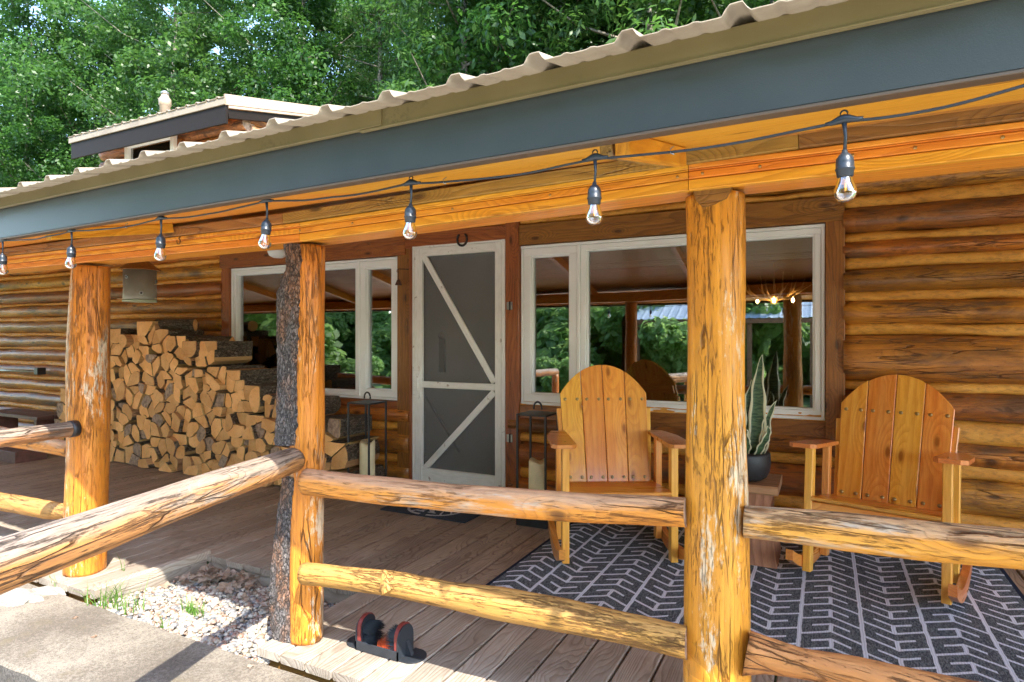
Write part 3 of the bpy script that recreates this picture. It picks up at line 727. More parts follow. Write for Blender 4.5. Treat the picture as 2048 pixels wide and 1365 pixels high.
board('diagonal_brace', (DW0 + sw + .01, WP - .066, DZ1 - .07), (DW1 - sw * .75 - .01, WP - .066, zm + .04), .055, .018, M['paint'], door, up=(0, 1, 0))
board('diagonal_brace', (DW1 - sw * .75 - .01, WP - .066, zm - .04), (DW0 + sw + .01, WP - .066, DZ0 + .12), .055, .018, M['paint'], door, up=(0, 1, 0))
box('screen_mesh', DW0 + sw - .01, DW1 - sw * .75 + .01, WP - .052, WP - .0505, DZ0 + .1, DZ1 - .05, M['screen'], door)
# back face braces that read through the mesh
board('diagonal_brace', (DW0 + .05, WP - .035, zm - .05), (DW0 + .45, WP - .035, DZ0 + .3), .02, .01, M['int_dark'], door, up=(0, 1, 0))
# carved handle
hp = onY(833, 765, WP - .10)
hpoly = [(-.012, -.14), (.02, -.145), (.03, -.11), (.012, -.06), (.012, .05), (.03, .10), (.022, .14), (-.012, .145), (-.035, .11), (-.038, -.09)]
prism('door_handle', [(a, b) for a, b in hpoly], .03, M['paint'], door, Matrix.Translation(hp + Vector((0, .022, 0))) @ Matrix.Rotation(R(90), 4, 'X'))
for py in (612, 877):
    p = onY(1020, py, WP - .088)
    h = box('hinge', p.x - .03, p.x + .022, p.y - .003, p.y + .004, p.z - .032, p.z + .032, M['steel'], door)
    tube('hinge_pin', [p + Vector((0, -.006, -.036)), p + Vector((0, -.006, .036))], [.006, .006], M['dark_iron'], h, m=8)
idr = thing('inner_door', 'pale inner door behind the screen mesh with round knob', 'door', ((XD0 + XD1) / 2, WP + .1, 0))
box('door_panel', XD0 + .02, XD1 - .02, WP + .09, WP + .13, .04, 2.13, M['inner_door'], idr, 'z')
kp = onY(881, 672, WP + .05); ky = WP + .05
lathe('lock', [(0.001, 0), (.03, 0), (.034, .01), (.03, .03), (.001, .035)], M['dark_iron'], idr, (kp.x, ky + .03, kp.z), rot=Matrix.Rotation(R(90), 4, 'X'))
box('lock_plate', kp.x - .03, kp.x + .03, ky + .015, ky + .04, kp.z - .33, kp.z - .03, M['dark_iron'], idr, 'z')

# interior
room = tag(bpy.data.objects.new('interior', None), kind='structure'); col.objects.link(room)
def quadbox(name, x0, x1, y0, y1, z0, z1, mat, parent): return box(name, x0, x1, y0, y1, z0, z1, mat, parent)
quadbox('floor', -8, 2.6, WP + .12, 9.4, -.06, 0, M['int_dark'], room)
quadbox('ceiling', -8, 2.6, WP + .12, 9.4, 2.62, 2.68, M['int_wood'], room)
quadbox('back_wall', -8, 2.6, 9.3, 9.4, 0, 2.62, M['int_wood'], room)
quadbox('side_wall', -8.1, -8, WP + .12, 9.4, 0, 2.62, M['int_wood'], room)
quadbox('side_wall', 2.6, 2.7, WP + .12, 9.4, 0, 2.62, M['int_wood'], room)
cp = onY(1548, 600, 6.1)
ch = thing('antler_chandelier', 'lit antler chandelier seen through the right window', 'chandelier', cp)
lathe('hub', [(.001, -.05), (.03, -.04), (.035, .03), (.01, .05)], M['antler'], ch, cp)
wire('hanging_rod', [cp + Vector((0, 0, .03)), Vector((cp.x, cp.y, 2.62))], .006, M['dark_iron'], ch)
for q in range(9):
    a = q * .7 + .2; r1 = .16 + .05 * (q % 3)
    d = Vector((math.cos(a), math.sin(a), 0)); lift = .17 + .06 * (q % 2)
    ant = wire('antler', [cp + d * .02, cp + d * r1 * .6 + Vector((0, 0, .01)), cp + d * r1 + Vector((0, 0, .08)), cp + d * (r1 + .03) + Vector((0, 0, lift))], [.015, .013, .010, .003], M['antler'], ch)
    wire('tine', [cp + d * r1 * .8 + Vector((0, 0, .04)), cp + d * (r1 + .10) + Vector((.02, 0, .13))], [.009, .003], M['antler'], ant)
for px in (1515, 1548, 1586):
    p = onY(px, 602, 6.05); p.z = cp.z - .01
    b = lathe('bulb', [(.001, -.02), (.011, -.012), (.012, .0), (.006, .018), (.001, .03)], M['lit'], ch, p, 10)

# ============================================================ ROOF of the porch
EX0, EX1 = -3.09, .27
def Ye(X): return 1.33 + (X - EX0) * (1.21 - 1.33) / (EX1 - EX0)
ang = math.atan((1.21 - 1.33) / (EX1 - EX0)); SL = .235
E0 = Vector((-1.41, Ye(-1.41), 0))
roof = thing('porch_roof', 'long corrugated porch roof with dark grey fascia and orange plywood ceiling', 'roof', E0, ang)
RM = Matrix.Translation(E0) @ Matrix.Rotation(ang, 4, 'Z')
def rp(x, y, z): return RM @ Vector((x, y, z))
LX0, LX1 = -12., 4.2
# corrugated sheet: profile along local x, extruded up the slope
PR = .196
def prof(x):
    t = (x / PR) % 1.; z = 0.
    d = abs(t - .5)
    if d < .12: z = .019 * min(1., (.12 - d) / .06)
    for c in (.14, .86):
        e = abs(t - c)
        if e < .05: z = max(z, .0032 * min(1, (.05 - e) / .03))
    return z
vs, fs = [], []; xs = np.arange(LX0, LX1, PR / 28); ys = [(-.096, 0), (.4, 0), (1.6, 0), (2.9, 0), (4.4, 0)]
for (y, _) in ys:
    for x in xs:
        wv = .0025 * noise.noise(Vector((x * 2.1, 0, 0))) + .0018 * noise.noise(Vector((x * 11, 0, 4))) if y < 0 else 0
        vs.append((x, y + .004 * noise.noise(Vector((x * 6, 3, 0))) * (y < 0), 1.9355 + SL * y + prof(x) + wv))
nx = len(xs)
for j in range(len(ys) - 1):
    for i in range(nx - 1): fs.append((j * nx + i, j * nx + i + 1, (j + 1) * nx + i + 1, (j + 1) * nx + i))
off = len(vs)  # underside skin, 3 mm down
vs += [(a, b, c - .003) for a, b, c in vs]
fs += [tuple(off + i for i in reversed(f)) for f in fs]
fs += [(i, off + i, off + i + 1, i + 1) for i in range(nx - 1)]
obj('metal_sheet', mesh('metal_sheet', vs, fs, M['roof'], None, True), roof, RM)
zt0, zt1, zf0 = 1.887, 1.935, 1.768
xj = (RM.inverted() @ onY(775, 240, 1.27)).x
def rbox(name, x0, x1, y0, y1, z0, z1, mat, parent=roof): 
    m = RM @ Matrix.Translation((x0, (y0 + y1) / 2, (z0 + z1) / 2)); L = x1 - x0; a, b = (y1 - y0) / 2, (z1 - z0) / 2; c = min(.002, a * .4, b * .4)
    pf = [(-a + c, -b), (a - c, -b), (a, -b + c), (a, b - c), (a - c, b), (-a + c, b), (-a, b - c), (-a, -b + c)]
    v_ = [(0, y, z) for y, z in pf] + [(L, y, z) for y, z in pf]
    f_ = [tuple(reversed(range(8))), tuple(range(8, 16))] + [(k, (k + 1) % 8, 8 + (k + 1) % 8, 8 + k) for k in range(8)]
    return obj(name, mesh(name, v_, f_, mat), parent, m)
rbox('drip_edge', LX0, xj, -.010, .004, zt0 + .002, zt1, M['trim_metal'])
rbox('drip_edge', xj - .075, LX1, -.006, .004, zt0 - .003, zt1 - .001, M['trim_metal'])
rbox('drip_edge_lip', LX0, xj, -.014, -.010, zt0 + .002, zt0 + .005, M['trim_metal'])
rbox('drip_edge_lip', xj - .075, LX1, -.012, -.006, zt0 - .003, zt0, M['trim_metal'])
rbox('fascia', LX0, LX1, .006, .022, zf0, zt1 - .003, M['fascia'])
rbox('fascia_lip', LX0, LX1, .004, .036, zf0 - .006, zf0, M['lip'])
rbox('fascia_backer', LX0, LX1, .037, .058, zf0 + .022, zt1 - .012, M['ceil'])
# plywood ceiling panels, grain along the eave
zc0 = zf0 + .012; SC = .205
yy = [.038, .64, 1.25, 2.47, 3.30]; pn = []
for r_i in range(4):
    x = LX0 + (r_i % 2) * 1.2 - .35
    while x < LX1:
        x1 = x + 2.44; m = None
        a0, a1 = yy[r_i] + .001, yy[r_i + 1] - .001
        v_ = []
        for (X, yv) in ((x + .001, a0), (x1 - .001, a0), (x1 - .001, a1), (x + .001, a1)): v_.append((X - x, yv, zc0 + SC * yv))
        v_ += [(a, b, c + .012) for a, b, c in v_]
        f_ = [(0, 3, 2, 1), (4, 5, 6, 7), (0, 1, 5, 4), (1, 2, 6, 5), (2, 3, 7, 6), (3, 0, 4, 7)]
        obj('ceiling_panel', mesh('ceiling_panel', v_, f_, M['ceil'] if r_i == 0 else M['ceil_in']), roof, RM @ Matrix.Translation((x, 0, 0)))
        x = x1
# rafters that show below the ceiling (and further ones inside the porch)
def rafter(X, y0, y1, mat, h=.055, wd=.045, nm='rafter'):
    x = (RM.inverted() @ Vector((X, 1.9, 0))).x
    return board(nm, rp(x, y0, zc0 + SC * y0 - h / 2), rp(x, y1, zc0 + SC * y1 - h / 2), wd, h - .002, mat, roof, up=(0, 0, 1))
xr = wx(1368, 1.93); rafter(xr - .02, .064, .58, M['rail_grey'], .05, .028); rafter(xr + .017, .064, .58, M['beam'], .055, .032)
xr = wx(352, 1.93); rafter(xr, .064, .58, M['beam'], .045, .045)
for k in range(-5, 3): rafter(xr + 1.22 * k + .3, .72, 3.25, M['beam'], .09, .045)

# ============================================================ BEAM
beam = thing('porch_beam', 'long stained beaded beam across the post tops with darker top strip', 'beam', (-2, 1.95, 1.8))
def zb(X): return CH + float(np.interp(X, [-12, -2.0, -.33, 3], [.408, .409, .452, .462]))
def seg(name, Xa, Xb, dz0, dz1, y0, y1, mat):
    a = Vector((Xa, (y0 + y1) / 2, zb(Xa) + (dz0 + dz1) / 2)); b = Vector((Xb, (y0 + y1) / 2, zb(Xb) + (dz0 + dz1) / 2))
    return board(name, a, b, y1 - y0, dz1 - dz0, mat, beam, ch=.003)
XJ = wx(1378, 1.93)
cuts = [-12, -7.2, -4.9, -2.0, XJ - .001, 2.9]
for a, b in zip(cuts[:-1], cuts[1:]):
    seg('beaded_board', a, b - .002, 0., .033, 1.93, 1.955, M['beam'])
    seg('beaded_board', a, b - .002, .0350, .058, 1.93, 1.955, M['beam'])
    seg('bead', a, b - .002, .059, .064, 1.932, 1.955, M['beam'])
    seg('beaded_board', a, b - .002, .065, .082, 1.931, 1.955, M['beam'])
    seg('beam_core', a, b - .002, .012, .125, 1.956, 2.13, M['beam'])
for a, b in [(-12, -5.5), (-5.5, wx(570, 1.93)), (wx(570, 1.93), wx(1598, 1.92)), (wx(1598, 1.92), 2.9)]:
    seg('top_strip', a, b - .002, .083, .127, 1.918, 1.955, M['dark_strip'])
for px in (600, 705, 905, 1100, 1355, 1405, 1520, 1705, 1830, 2005):
    X = wx(px, 1.93); p = Vector((X, 1.9285, zb(X) + .046))
    lathe('screw_head', [(.001, -.002), (.0045, -.001), (.0045, .001), (.001, .0015)], M['brass'], beam, p, 8, rot=Matrix.Rotation(R(90), 4, 'X'))
hk = onY(357, 478, 1.92); wire('screw_hook', [hk + Vector((0, .01, .012)), hk + Vector((0, 0, .0))] + [hk + Vector((.013 * math.sin(q), 0, -.013 + .013 * math.cos(q))) for q in np.linspace(0.3, 5.2, 9)], .0018, M['dark_iron'], beam)

# ============================================================ POSTS AND RAILS
def post(label, pxs, Y, rr, group, seed, name='porch_post', cutx=None):
    t = thing(name, label, 'post', (wx(pxs[0], Y), Y, 0), group=group)
    xt, xb = wx(pxs[1], Y), wx(pxs[0], Y); zt = zb(xt) - .001
    pts = [(xb, Y, .001), ((xb * .6 + xt * .4), Y, zt * .35), (xt * .6 + xb * .4, Y, zt * .7), (xt, Y, zt)]
    tube('trunk', pts, rr, M['post'], t, m=44, step=.016, amp=.10, amp2=.028, freq=4.2, cap=M['dark_strip'], seed=seed, up=(0, -1, 0), nscale=(1.1, 1))
    return t
G = 'round log posts holding the porch beam'
p1 = post('left peeled log post standing on the deck before the firewood', (172, 181), 2.06, [.107, .108, .103, .093], G, 1.3)
p2 = post('middle log post with rough bark slabs nailed on its left side', (613, 617), 2.045, [.074, .072, .070, .070], G, 5.1)
p3 = post('thickest log post in front of the picture window', (1437, 1430), 2.06, [.105, .098, .090, .089], G, 9.7)
p4x = 1.55
t = thing('porch_post', 'far right log post beyond the picture edge', 'post', (p4x, 2.06, 0), group=G)
tube('trunk', [(p4x, 2.06, 0), (p4x, 2.06, 1.79)], [.10, .09], M['post'], t, m=24, step=.05, amp=.08, cap=M['dark_strip'], seed=3., up=(0, -1, 0))
# cut notch on the thick post top, its shade painted as a dark face
V = []; pc = onY(1412, 372, 1.955)
npoly = [(1384, 377), (1463, 372), (1452, 396), (1430, 408), (1405, 415), (1392, 402)]
fr = [onY(a, b, 1.961) - pc for a, b in npoly]; bk = [v + Vector((0, .03, 0)) for v in fr]
nn = len(npoly)
obj('notch_face', mesh('notch_face', fr + bk, [tuple(range(nn)), tuple(reversed(range(nn, 2 * nn)))] + [(k, nn + k, nn + (k + 1) % nn, (k + 1) % nn) for k in range(nn)], M['dark_strip']), p3, Matrix.Translation(pc))
# bark slabs
def slab(pl, pr, Yf, parent, seed):
    """rough bark plank between left and right pixel outlines at plane Yf"""
    N, K = 90, 12; ysl = np.linspace(0, 1, N); vs, fs = [], []
    o0 = onY((pl[0][0] + pr[0][0]) / 2, pl[0][1], Yf); m0 = frame(onY(*pl[-1], Yf), onY(*pl[0], Yf), (0, -1, 0)); inv = m0.inverted()
    for i, s in enumerate(ysl):
        lx = np.interp(s, np.linspace(0, 1, len(pl)), [p[0] for p in pl]); ly = np.interp(s, np.linspace(0, 1, len(pl)), [p[1] for p in pl])
        rx = np.interp(s, np.linspace(0, 1, len(pr)), [p[0] for p in pr]); ry = np.interp(s, np.linspace(0, 1, len(pr)), [p[1] for p in pr])
        for k in range(K):
            f = k / (K - 1); p = onY(lx + (rx - lx) * f, ly + (ry - ly) * f, Yf)
            e = math.sin(math.pi * min(1, max(0, f))) ** .5
            q = Vector((p.x * 28, p.z * 13, seed)); d = noise.noise(q) * .007 + noise.noise(q * 2.6) * .006 + noise.noise(q * 6) * .004
            p += Vector((0, -.020 * e - d - abs(noise.noise(q * 1.3)) * .006, 0))
            if k in (0, K - 1): p.x += .006 * noise.noise(Vector((p.z * 40, seed, k)))
            vs.append(inv @ p)
    for i in range(N - 1):
        for k in range(K - 1): fs.append((i * K + k, i * K + k + 1, (i + 1) * K + k + 1, (i + 1) * K + k))
    base = len(vs); rim = [i * K for i in range(N)] + [(N - 1) * K + k for k in range(1, K)] + [i * K + K - 1 for i in range(N - 2, -1, -1)] + [k for k in range(K - 2, 0, -1)]
    for r in rim:
        p = m0 @ Vector(vs[r]); p.y = Yf + .012; vs.append(inv @ p)
    for a in range(len(rim)):
        b = (a + 1) % len(rim); fs.append((rim[a], base + a, base + b, rim[b]))
    fs.append(tuple(base + a for a in range(len(rim))))
    o = obj('bark_slab', mesh('bark_slab', vs, fs, M['bark'], None, True), parent, m0)
    me = o.data; me.flip_normals() if False else None
    return o
slab([(567, 487), (574, 530), (553, 585), (554, 650), (555, 740), (553, 820), (549, 891)], [(606, 489), (605, 560), (603, 620), (601, 700), (600, 780), (599, 840), (597, 891)], 1.985, p2, 2.)
slab([(566, 953), (558, 1010), (550, 1070), (543, 1130), (540, 1190), (541, 1250), (548, 1292)], [(594, 955), (590, 1010), (586, 1070), (584, 1130), (586, 1190), (588, 1250), (588, 1298)], 1.985, p2, 8.)

def rail(label, ctr, Ys, mat, seed, cat='rail', ext=None, ends=None, amp=.10, amp2=.05, m=26, step=.02, sq=.85, group='peeled log rails between the posts', name='log_rail'):
    """ctr: (px, py, thickness px); Ys: depth at first and last"""
    pts, rr = [], []
    for i, (a, b, th) in enumerate(ctr):
        f = (a - ctr[0][0]) / (ctr[-1][0] - ctr[0][0]); Y = Ys[0] + (Ys[1] - Ys[0]) * f
        p = onY(a, b, Y); pts.append(p); rr.append(th / 2 * mpp(a, Y))
    if ext: pts.append(Vector(ext[0])); rr.append(ext[1])
    o = tube(name, pts, rr, mat, None, m=m, step=step, amp=amp, amp2=amp2, freq=5, cap=M['end_old'], seed=seed, squash=sq)
    return tag(o, label, 'rail', group)
rail('straight upper log rail between the bark clad post and the thick post', [(612, 964, 53), (760, 981, 53), (900, 996, 54), (1050, 1008, 58), (1200, 1018, 58), (1300, 1022, 58), (1371, 1026, 58)], (1.93, 2.0), M['rail'], 1.)
rl = rail('crooked knobbly lower log rail in front of the boot brush', [(608, 1147, 43), (700, 1159, 46), (800, 1170, 50), (900, 1190, 48), (1000, 1207, 62), (1130, 1233, 66), (1250, 1258, 62), (1374, 1286, 67)], (1.93, 2.0), M['rail_bare'], 2., amp=.14, amp2=.08)
kp_ = onY(772, 1152, 1.935)
tube('branch_stub', [kp_ + Vector((.035, 0, -.042)), kp_ + Vector((.012, -.002, -.012)), kp_ + Vector((-.004, -.004, .006)), kp_ + Vector((-.010, -.004, .022))], [.050, .036, .017, .006], M['rail_bare'], rl, m=18, step=.005, amp=.25, amp2=.2, freq=20, seed=4)
rail('thick upper log rail right of the thick post before the chair', [(1489, 1043, 63), (1600, 1053, 68), (1700, 1064, 74), (1850, 1082, 76), (2048, 1101, 78)], (2.0, 2.02), M['rail'], 3., ext=((1.55, 2.03, .74), .06))
rail('wavy lower log rail at the bottom right corner', [(1493, 1306, 86), (1540, 1312, 66), (1600, 1326, 56), (1700, 1342, 58), (1850, 1378, 66), (2048, 1425, 76)], (2.0, 2.02), M['rail_bare'], 4., ext=((1.55, 2.03, .10), .06), amp=.16, amp2=.07)
rail('upper log rail running left behind the left post', [(143, 900, 30), (70, 885, 34), (0, 872, 36)], (2.10, 2.10), M['rail'], 5., ext=((-7.9, 2.10, .80), .06))
rail('lower log rail left of the left post near the deck', [(140, 1024, 30), (95, 1020, 38), (0, 1003, 34)], (2.03, 2.05), M['rail_bare'], 6., ext=((-7.9, 2.05, .35), .06))
# stair handrails that come out toward the yard
HP2 = onY(588, 920, 1.93); HP0 = Vector((-1.71, .55, .80))
e = (HP0 - HP2)
tag(tube('handrail', [HP2, HP2 + e * .33 + Vector((0, 0, .004)), HP2 + e * .66 + Vector((0, 0, -.002)), HP0], [.052, .058, .063, .066], M['rail_grey'], None, m=40, step=.014, amp=.10, amp2=.025, freq=4, cap=M['end_old'], seed=7.7, nscale=(1.2, 1)),
    'big grey weathered handrail log running from the bark clad post toward the camera', 'handrail', 'step handrails')
h1 = onY(152, 857, 1.97)
hb = tube('handrail', [h1, h1 + Vector((.02, -.75, -.01)), h1 + Vector((.05, -1.5, -.02))], [.042, .05, .055], M['rail_grey'], None, m=24, step=.02, amp=.10, amp2=.04, freq=4, cap=M['black_metal'], seed=2.2)
tag(hb, 'slimmer weathered handrail log ending at the left post with dark strap', 'handrail', 'step handrails')
tube('metal_strap', [h1 + Vector((0, .004, 0)), h1 + Vector((.0006, -.035, -.0003))], [.046, .047], M['black_metal'], hb, m=20)
for (X, Y_, zt, lb) in [(-1.70, .52, .80, 'outer handrail post nearest the camera outside the frame'), (h1.x + .05, .48, .83, 'outer handrail post at far left outside the frame')]:
    tt = thing('handrail_post', lb, 'post', (X, Y_, -.42)); tube('trunk', [(X, Y_, -.42), (X, Y_, zt - .05)], [.06, .055], M['post'], tt, m=18, step=.05, amp=.08, cap=M['end_old'], up=(0, -1, 0))

# ============================================================ STRING LIGHTS
sx = [(-60, 489), (5, 482), (143, 463), (322, 438), (533, 403), (822, 368), (1190, 318), (1688, 243), (2120, 150)]
sg = thing('string_lights', 'black outdoor string lights with clear pear bulbs hung along the eave', 'string lights', onY(1190, 318, 1.27))
def YB(px): return 1.33 - .12 * max(0, min(1, (px) / 2048.)) + .015
nodes = [onY(a, b, YB(a)) for a, b in sx]
cab = []
for a, b in zip(nodes[:-1], nodes[1:]):
    for q in range(14):
        t = q / 14; p = a.lerp(b, t); p.z -= .011 * math.sin(math.pi * t) * (1 + .3 * noise.noise(a * 3)); p.z += .0025 * noise.noise(p * 9); p.y += .006 * noise.noise(p * 7); cab.append(p)
cab.append(nodes[-1])
wire('cable', cab, .0028, M['black_rubber'], sg, 8)
def vlathe(name, prof, mat, par, p, tilt, m=18): return lathe(name, [(a * 1.1, b * .93) for a, b in prof], mat, par, p, m, rot=tilt)
for i, p in enumerate(nodes[1:-1]):
    tl = Matrix.Rotation(rnd.uniform(-.05, .05), 4, 'X') @ Matrix.Rotation(rnd.uniform(-.07, .07), 4, 'Y')
    dn = nodes[i + 2] - nodes[i]; dn.normalize()
    wire('tee_joint', [p - dn * .030, p - dn * .020, p - dn * .008 + Vector((0, 0, .003)), p + Vector((0, 0, .004)), p + dn * .008 + Vector((0, 0, .003)), p + dn * .020, p + dn * .030], [.0032, .0045, .0072, .0085, .0072, .0045, .0032], M['socket'], sg, 10)
    tj = wire('hanging_loop', [p + Vector((.006 * math.sin(q), 0, .013 - .0065 * math.cos(q))) for q in np.linspace(0, 6.28, 11)], .0017, M['socket'], sg, 6)
    top = p - Vector((0, 0, .056)) + Vector((rnd.uniform(-.003, .003), 0, 0))
    wire('drop_cord', [p, p * .5 + top * .5 + Vector((.002, 0, 0)), top], [.0045, .0028, .0032], M['socket'], sg, 8)
    s = vlathe('socket', [(.001, .006), (.004, .005), (.0045, .0), (.0085, -.004), (.0125, -.011), (.0135, -.020), (.0135, -.030), (.0145, -.031), (.0145, -.0335), (.0132, -.0345), (.0122, -.046), (.011, -.047)], M['socket'], sg, top, tl)
    vlathe('bulb', [(.0098, -.046), (.0105, -.050), (.0135, -.060), (.0162, -.070), (.0168, -.077), (.0155, -.085), (.011, -.0915), (.004, -.0945), (.0005, -.095)], M['bulb'], s, top, tl, 22)
    vlathe('filament', [(.0008, -.050), (.0016, -.053), (.0016, -.072), (.0008, -.074)], M['filament'], s, top, tl, 6)
    vlathe('glass_stem', [(.005, -.046), (.003, -.052), (.0012, -.060)], M['bulb'], s, top, tl, 8)
for px in (895, 1705 - 350, 250):
    j = min(range(len(cab)), key=lambda q: abs((CX + F * ((cab[q].x * C27 + cab[q].y * S27) / (-cab[q].x * S27 + cab[q].y * C27))) - px)); p = cab[j]
    wire('hook', [p + Vector((.002, .002, .012)), p + Vector((-.004, -.003, .006)), p + Vector((-.003, -.004, -.004)), p + Vector((.004, -.002, -.006))], .0012, M['steel'], sg)

# ============================================================ RUG AND DOORMAT
def rug_mat():
    t = NT('chevron_woven_rug'); v = t.tc.outputs['Object']
    wob = t.n('TexNoise', {'Vector': v, 'Scale': 16., 'Detail': 3.}).outputs['Color']
    vv = t.vm('ADD', v, t.vm('MULTIPLY', t.vm('SUBTRACT', wob, (.5, .5, .5)), (.012, .012, 0)))
    s = t.n('SeparateXYZ', {0: vv}); x, y = s.outputs[0], s.outputs[1]
    W = .257
    u = t.math('DIVIDE', x, W); ci = t.math('FLOOR', u); f = t.math('FRACT', u)          # 0..1 across a column
    par = t.math('SUBTRACT', 1., t.math('MULTIPLY', t.math('FLOORED_MODULO', ci, 2.), 2.)) if False else t.math('SUBTRACT', 1., t.math('MULTIPLY', t.math('SUBTRACT', ci, t.math('MULTIPLY', t.math('FLOOR', t.math('DIVIDE', ci, 2.)), 2.)), 2.))
    df = t.math('ABSOLUTE', t.math('SUBTRACT', f, .5))
    P = .165
    yy_ = t.math('ADD', t.math('DIVIDE', t.math('ADD', y, t.math('MULTIPLY', t.math('MULTIPLY', df, par), .16)), P), t.math('MULTIPLY', ci, .37))
    ph = t.math('FRACT', yy_)
    lw = .058
    def near(val, c, wd): return t.math('LESS_THAN', t.math('ABSOLUTE', t.math('SUBTRACT', val, c)), wd)
    stripe = t.math('GREATER_THAN', df, .5 - .036)
    arm = t.math('MAXIMUM', near(ph, 0., lw), near(ph, 1., lw))
    short = t.math('MULTIPLY', near(ph, .5, lw), t.math('LESS_THAN', df, .30))
    right = t.math('GREATER_THAN', f, .5)
    sp_ph = t.math('LESS_THAN', t.math('ABSOLUTE', t.math('SUBTRACT', ph, .25)), .29)
    spine = t.math('MULTIPLY', t.math('LESS_THAN', df, .036), sp_ph)
    m = t.math('MAXIMUM', t.math('MAXIMUM', stripe, arm), t.math('MAXIMUM', short, spine))
    # woven ribs
    ribs = t.math('FRACT', t.math('MULTIPLY', x, 95.)); ribs = t.ramp(ribs, [(0., 0.), (.5, 1.), (1., 0.)])
    n = t.noise(v, 120, 4, .8); n2 = t.noise(t.vm('MULTIPLY', v, (1, .3, 1)), 190, 3, .8)
    dark = t.mix(t.ramp(n2, [(.42, 0.), (.62, 1.)]), (.045, .055, .070), (.20, .22, .23))
    dark = t.mix(t.ramp(n, [(.60, 0.), (.7, .6)]), dark, (.20, .18, .15))
    light = t.mix(ribs, (.56, .60, .68), (.78, .82, .90))
    c = t.mix(m, dark, light)
    bx_ = t.math('GREATER_THAN', t.math('ABSOLUTE', t.math('SUBTRACT', x, 1.285)), 1.262)
    c = t.mix(bx_, c, (.015, .022, .04))
    h = t.math('ADD', t.math('MULTIPLY', ribs, .35), t.math('ADD', n2, t.math('MULTIPLY', m, -.4)))
    return t.bsdf(c, .9, t.bump(h, .7, .004), 0., .1)
rugm = rug_mat()
RX0, RX1, RY0, RY1 = -1.65, .92, 2.70, 4.50
nx_, ny_ = 40, 24; vs = []
for j in range(ny_ + 1):
    for i in range(nx_ + 1):
        x = (RX1 - RX0) * i / nx_; y = (RY1 - RY0) * j / ny_
        edge = (i in (0, nx_) or j in (0, ny_)); vs.append((x, y, .001 if edge else .008 + .003 * noise.noise(Vector((x * 2, y * 2, 0)))))
fs = [(j * (nx_ + 1) + i, j * (nx_ + 1) + i + 1, (j + 1) * (nx_ + 1) + i + 1, (j + 1) * (nx_ + 1) + i) for j in range(ny_) for i in range(nx_)]
tag(obj('outdoor_rug', mesh('outdoor_rug', vs, fs, rugm, None, True), None, Matrix.Translation((RX0, RY0, .003))), 'black and white chevron outdoor rug under the two rocking chairs', 'rug')
mA, mB = onZ(749, 1025), onZ(927, 1049)
mx0, mx1, my0 = mA.x, mB.x, 3.82
M['mat'] = plain('navy_black_doormat', (.016, .022, .034), .9, var=.4, scale=90, bump=.6)
M['matprint'] = plain('pale_mat_print', (.40, .38, .40), .9, var=.3, scale=90)
mat_ = box('doormat', mx0, mx1, my0, my0 + .52, .001, .011, M['mat'])
tag(mat_, 'dark navy doormat with letter K between antlers', 'doormat')
cxm, cym = (mx0 + mx1) / 2, my0 + .175
def flatpoly(name, poly, cx_, cy_): return prism(name, poly, .0015, M['matprint'], mat_, Matrix.Translation((cx_, cy_, .0112)))
sh = lambda pts, k=.18: [(x + y * k, y) for x, y in pts]
flatpoly('letter_k', sh([(-.085, -.09), (-.02, -.09), (-.02, -.078), (-.036, -.075), (-.036, -.01), (.028, -.076), (.016, -.08), (.016, -.09), (.085, -.09), (.085, -.078), (.068, -.074), (-.005, .012), (.048, .07), (.072, .076), (.072, .09), (.01, .09), (.01, .078), (.024, .074), (-.036, .01), (-.036, .075), (-.02, .078), (-.02, .09), (-.085, .09), (-.085, .078), (-.066, .075), (-.066, -.075), (-.085, -.078)]), cxm, cym)
def strip(pts, wd):
    L, Rr = [], []
    for i, p in enumerate(pts):
        a = pts[max(0, i - 1)]; b = pts[min(len(pts) - 1, i + 1)]; d = Vector((b[0] - a[0], b[1] - a[1])).normalized(); ww = wd * (1 - .6 * i / len(pts))
        L.append((p[0] - d.y * ww, p[1] + d.x * ww)); Rr.append((p[0] + d.y * ww, p[1] - d.x * ww))
    return L + Rr[::-1]
for sg_ in (-1, 1):
    main = [(sg_ * (.03 + .20 * math.sin(q)), -.15 + .20 * (1 - math.cos(q))) for q in np.linspace(0, 1.9, 12)]
    flatpoly('antler_print', strip(main, .013)[::sg_], cxm, cym)
    for (bx_, by_, ex, ey) in ((.13, -.11, .10, -.02), (.19, -.05, .14, .05), (.22, .02, .17, .10)):
        flatpoly('antler_print', strip([(sg_ * bx_, by_), (sg_ * (bx_ + ex) / 2, (by_ + ey) / 2 - .01), (sg_ * ex, ey)], .009)[::sg_], cxm, cym)

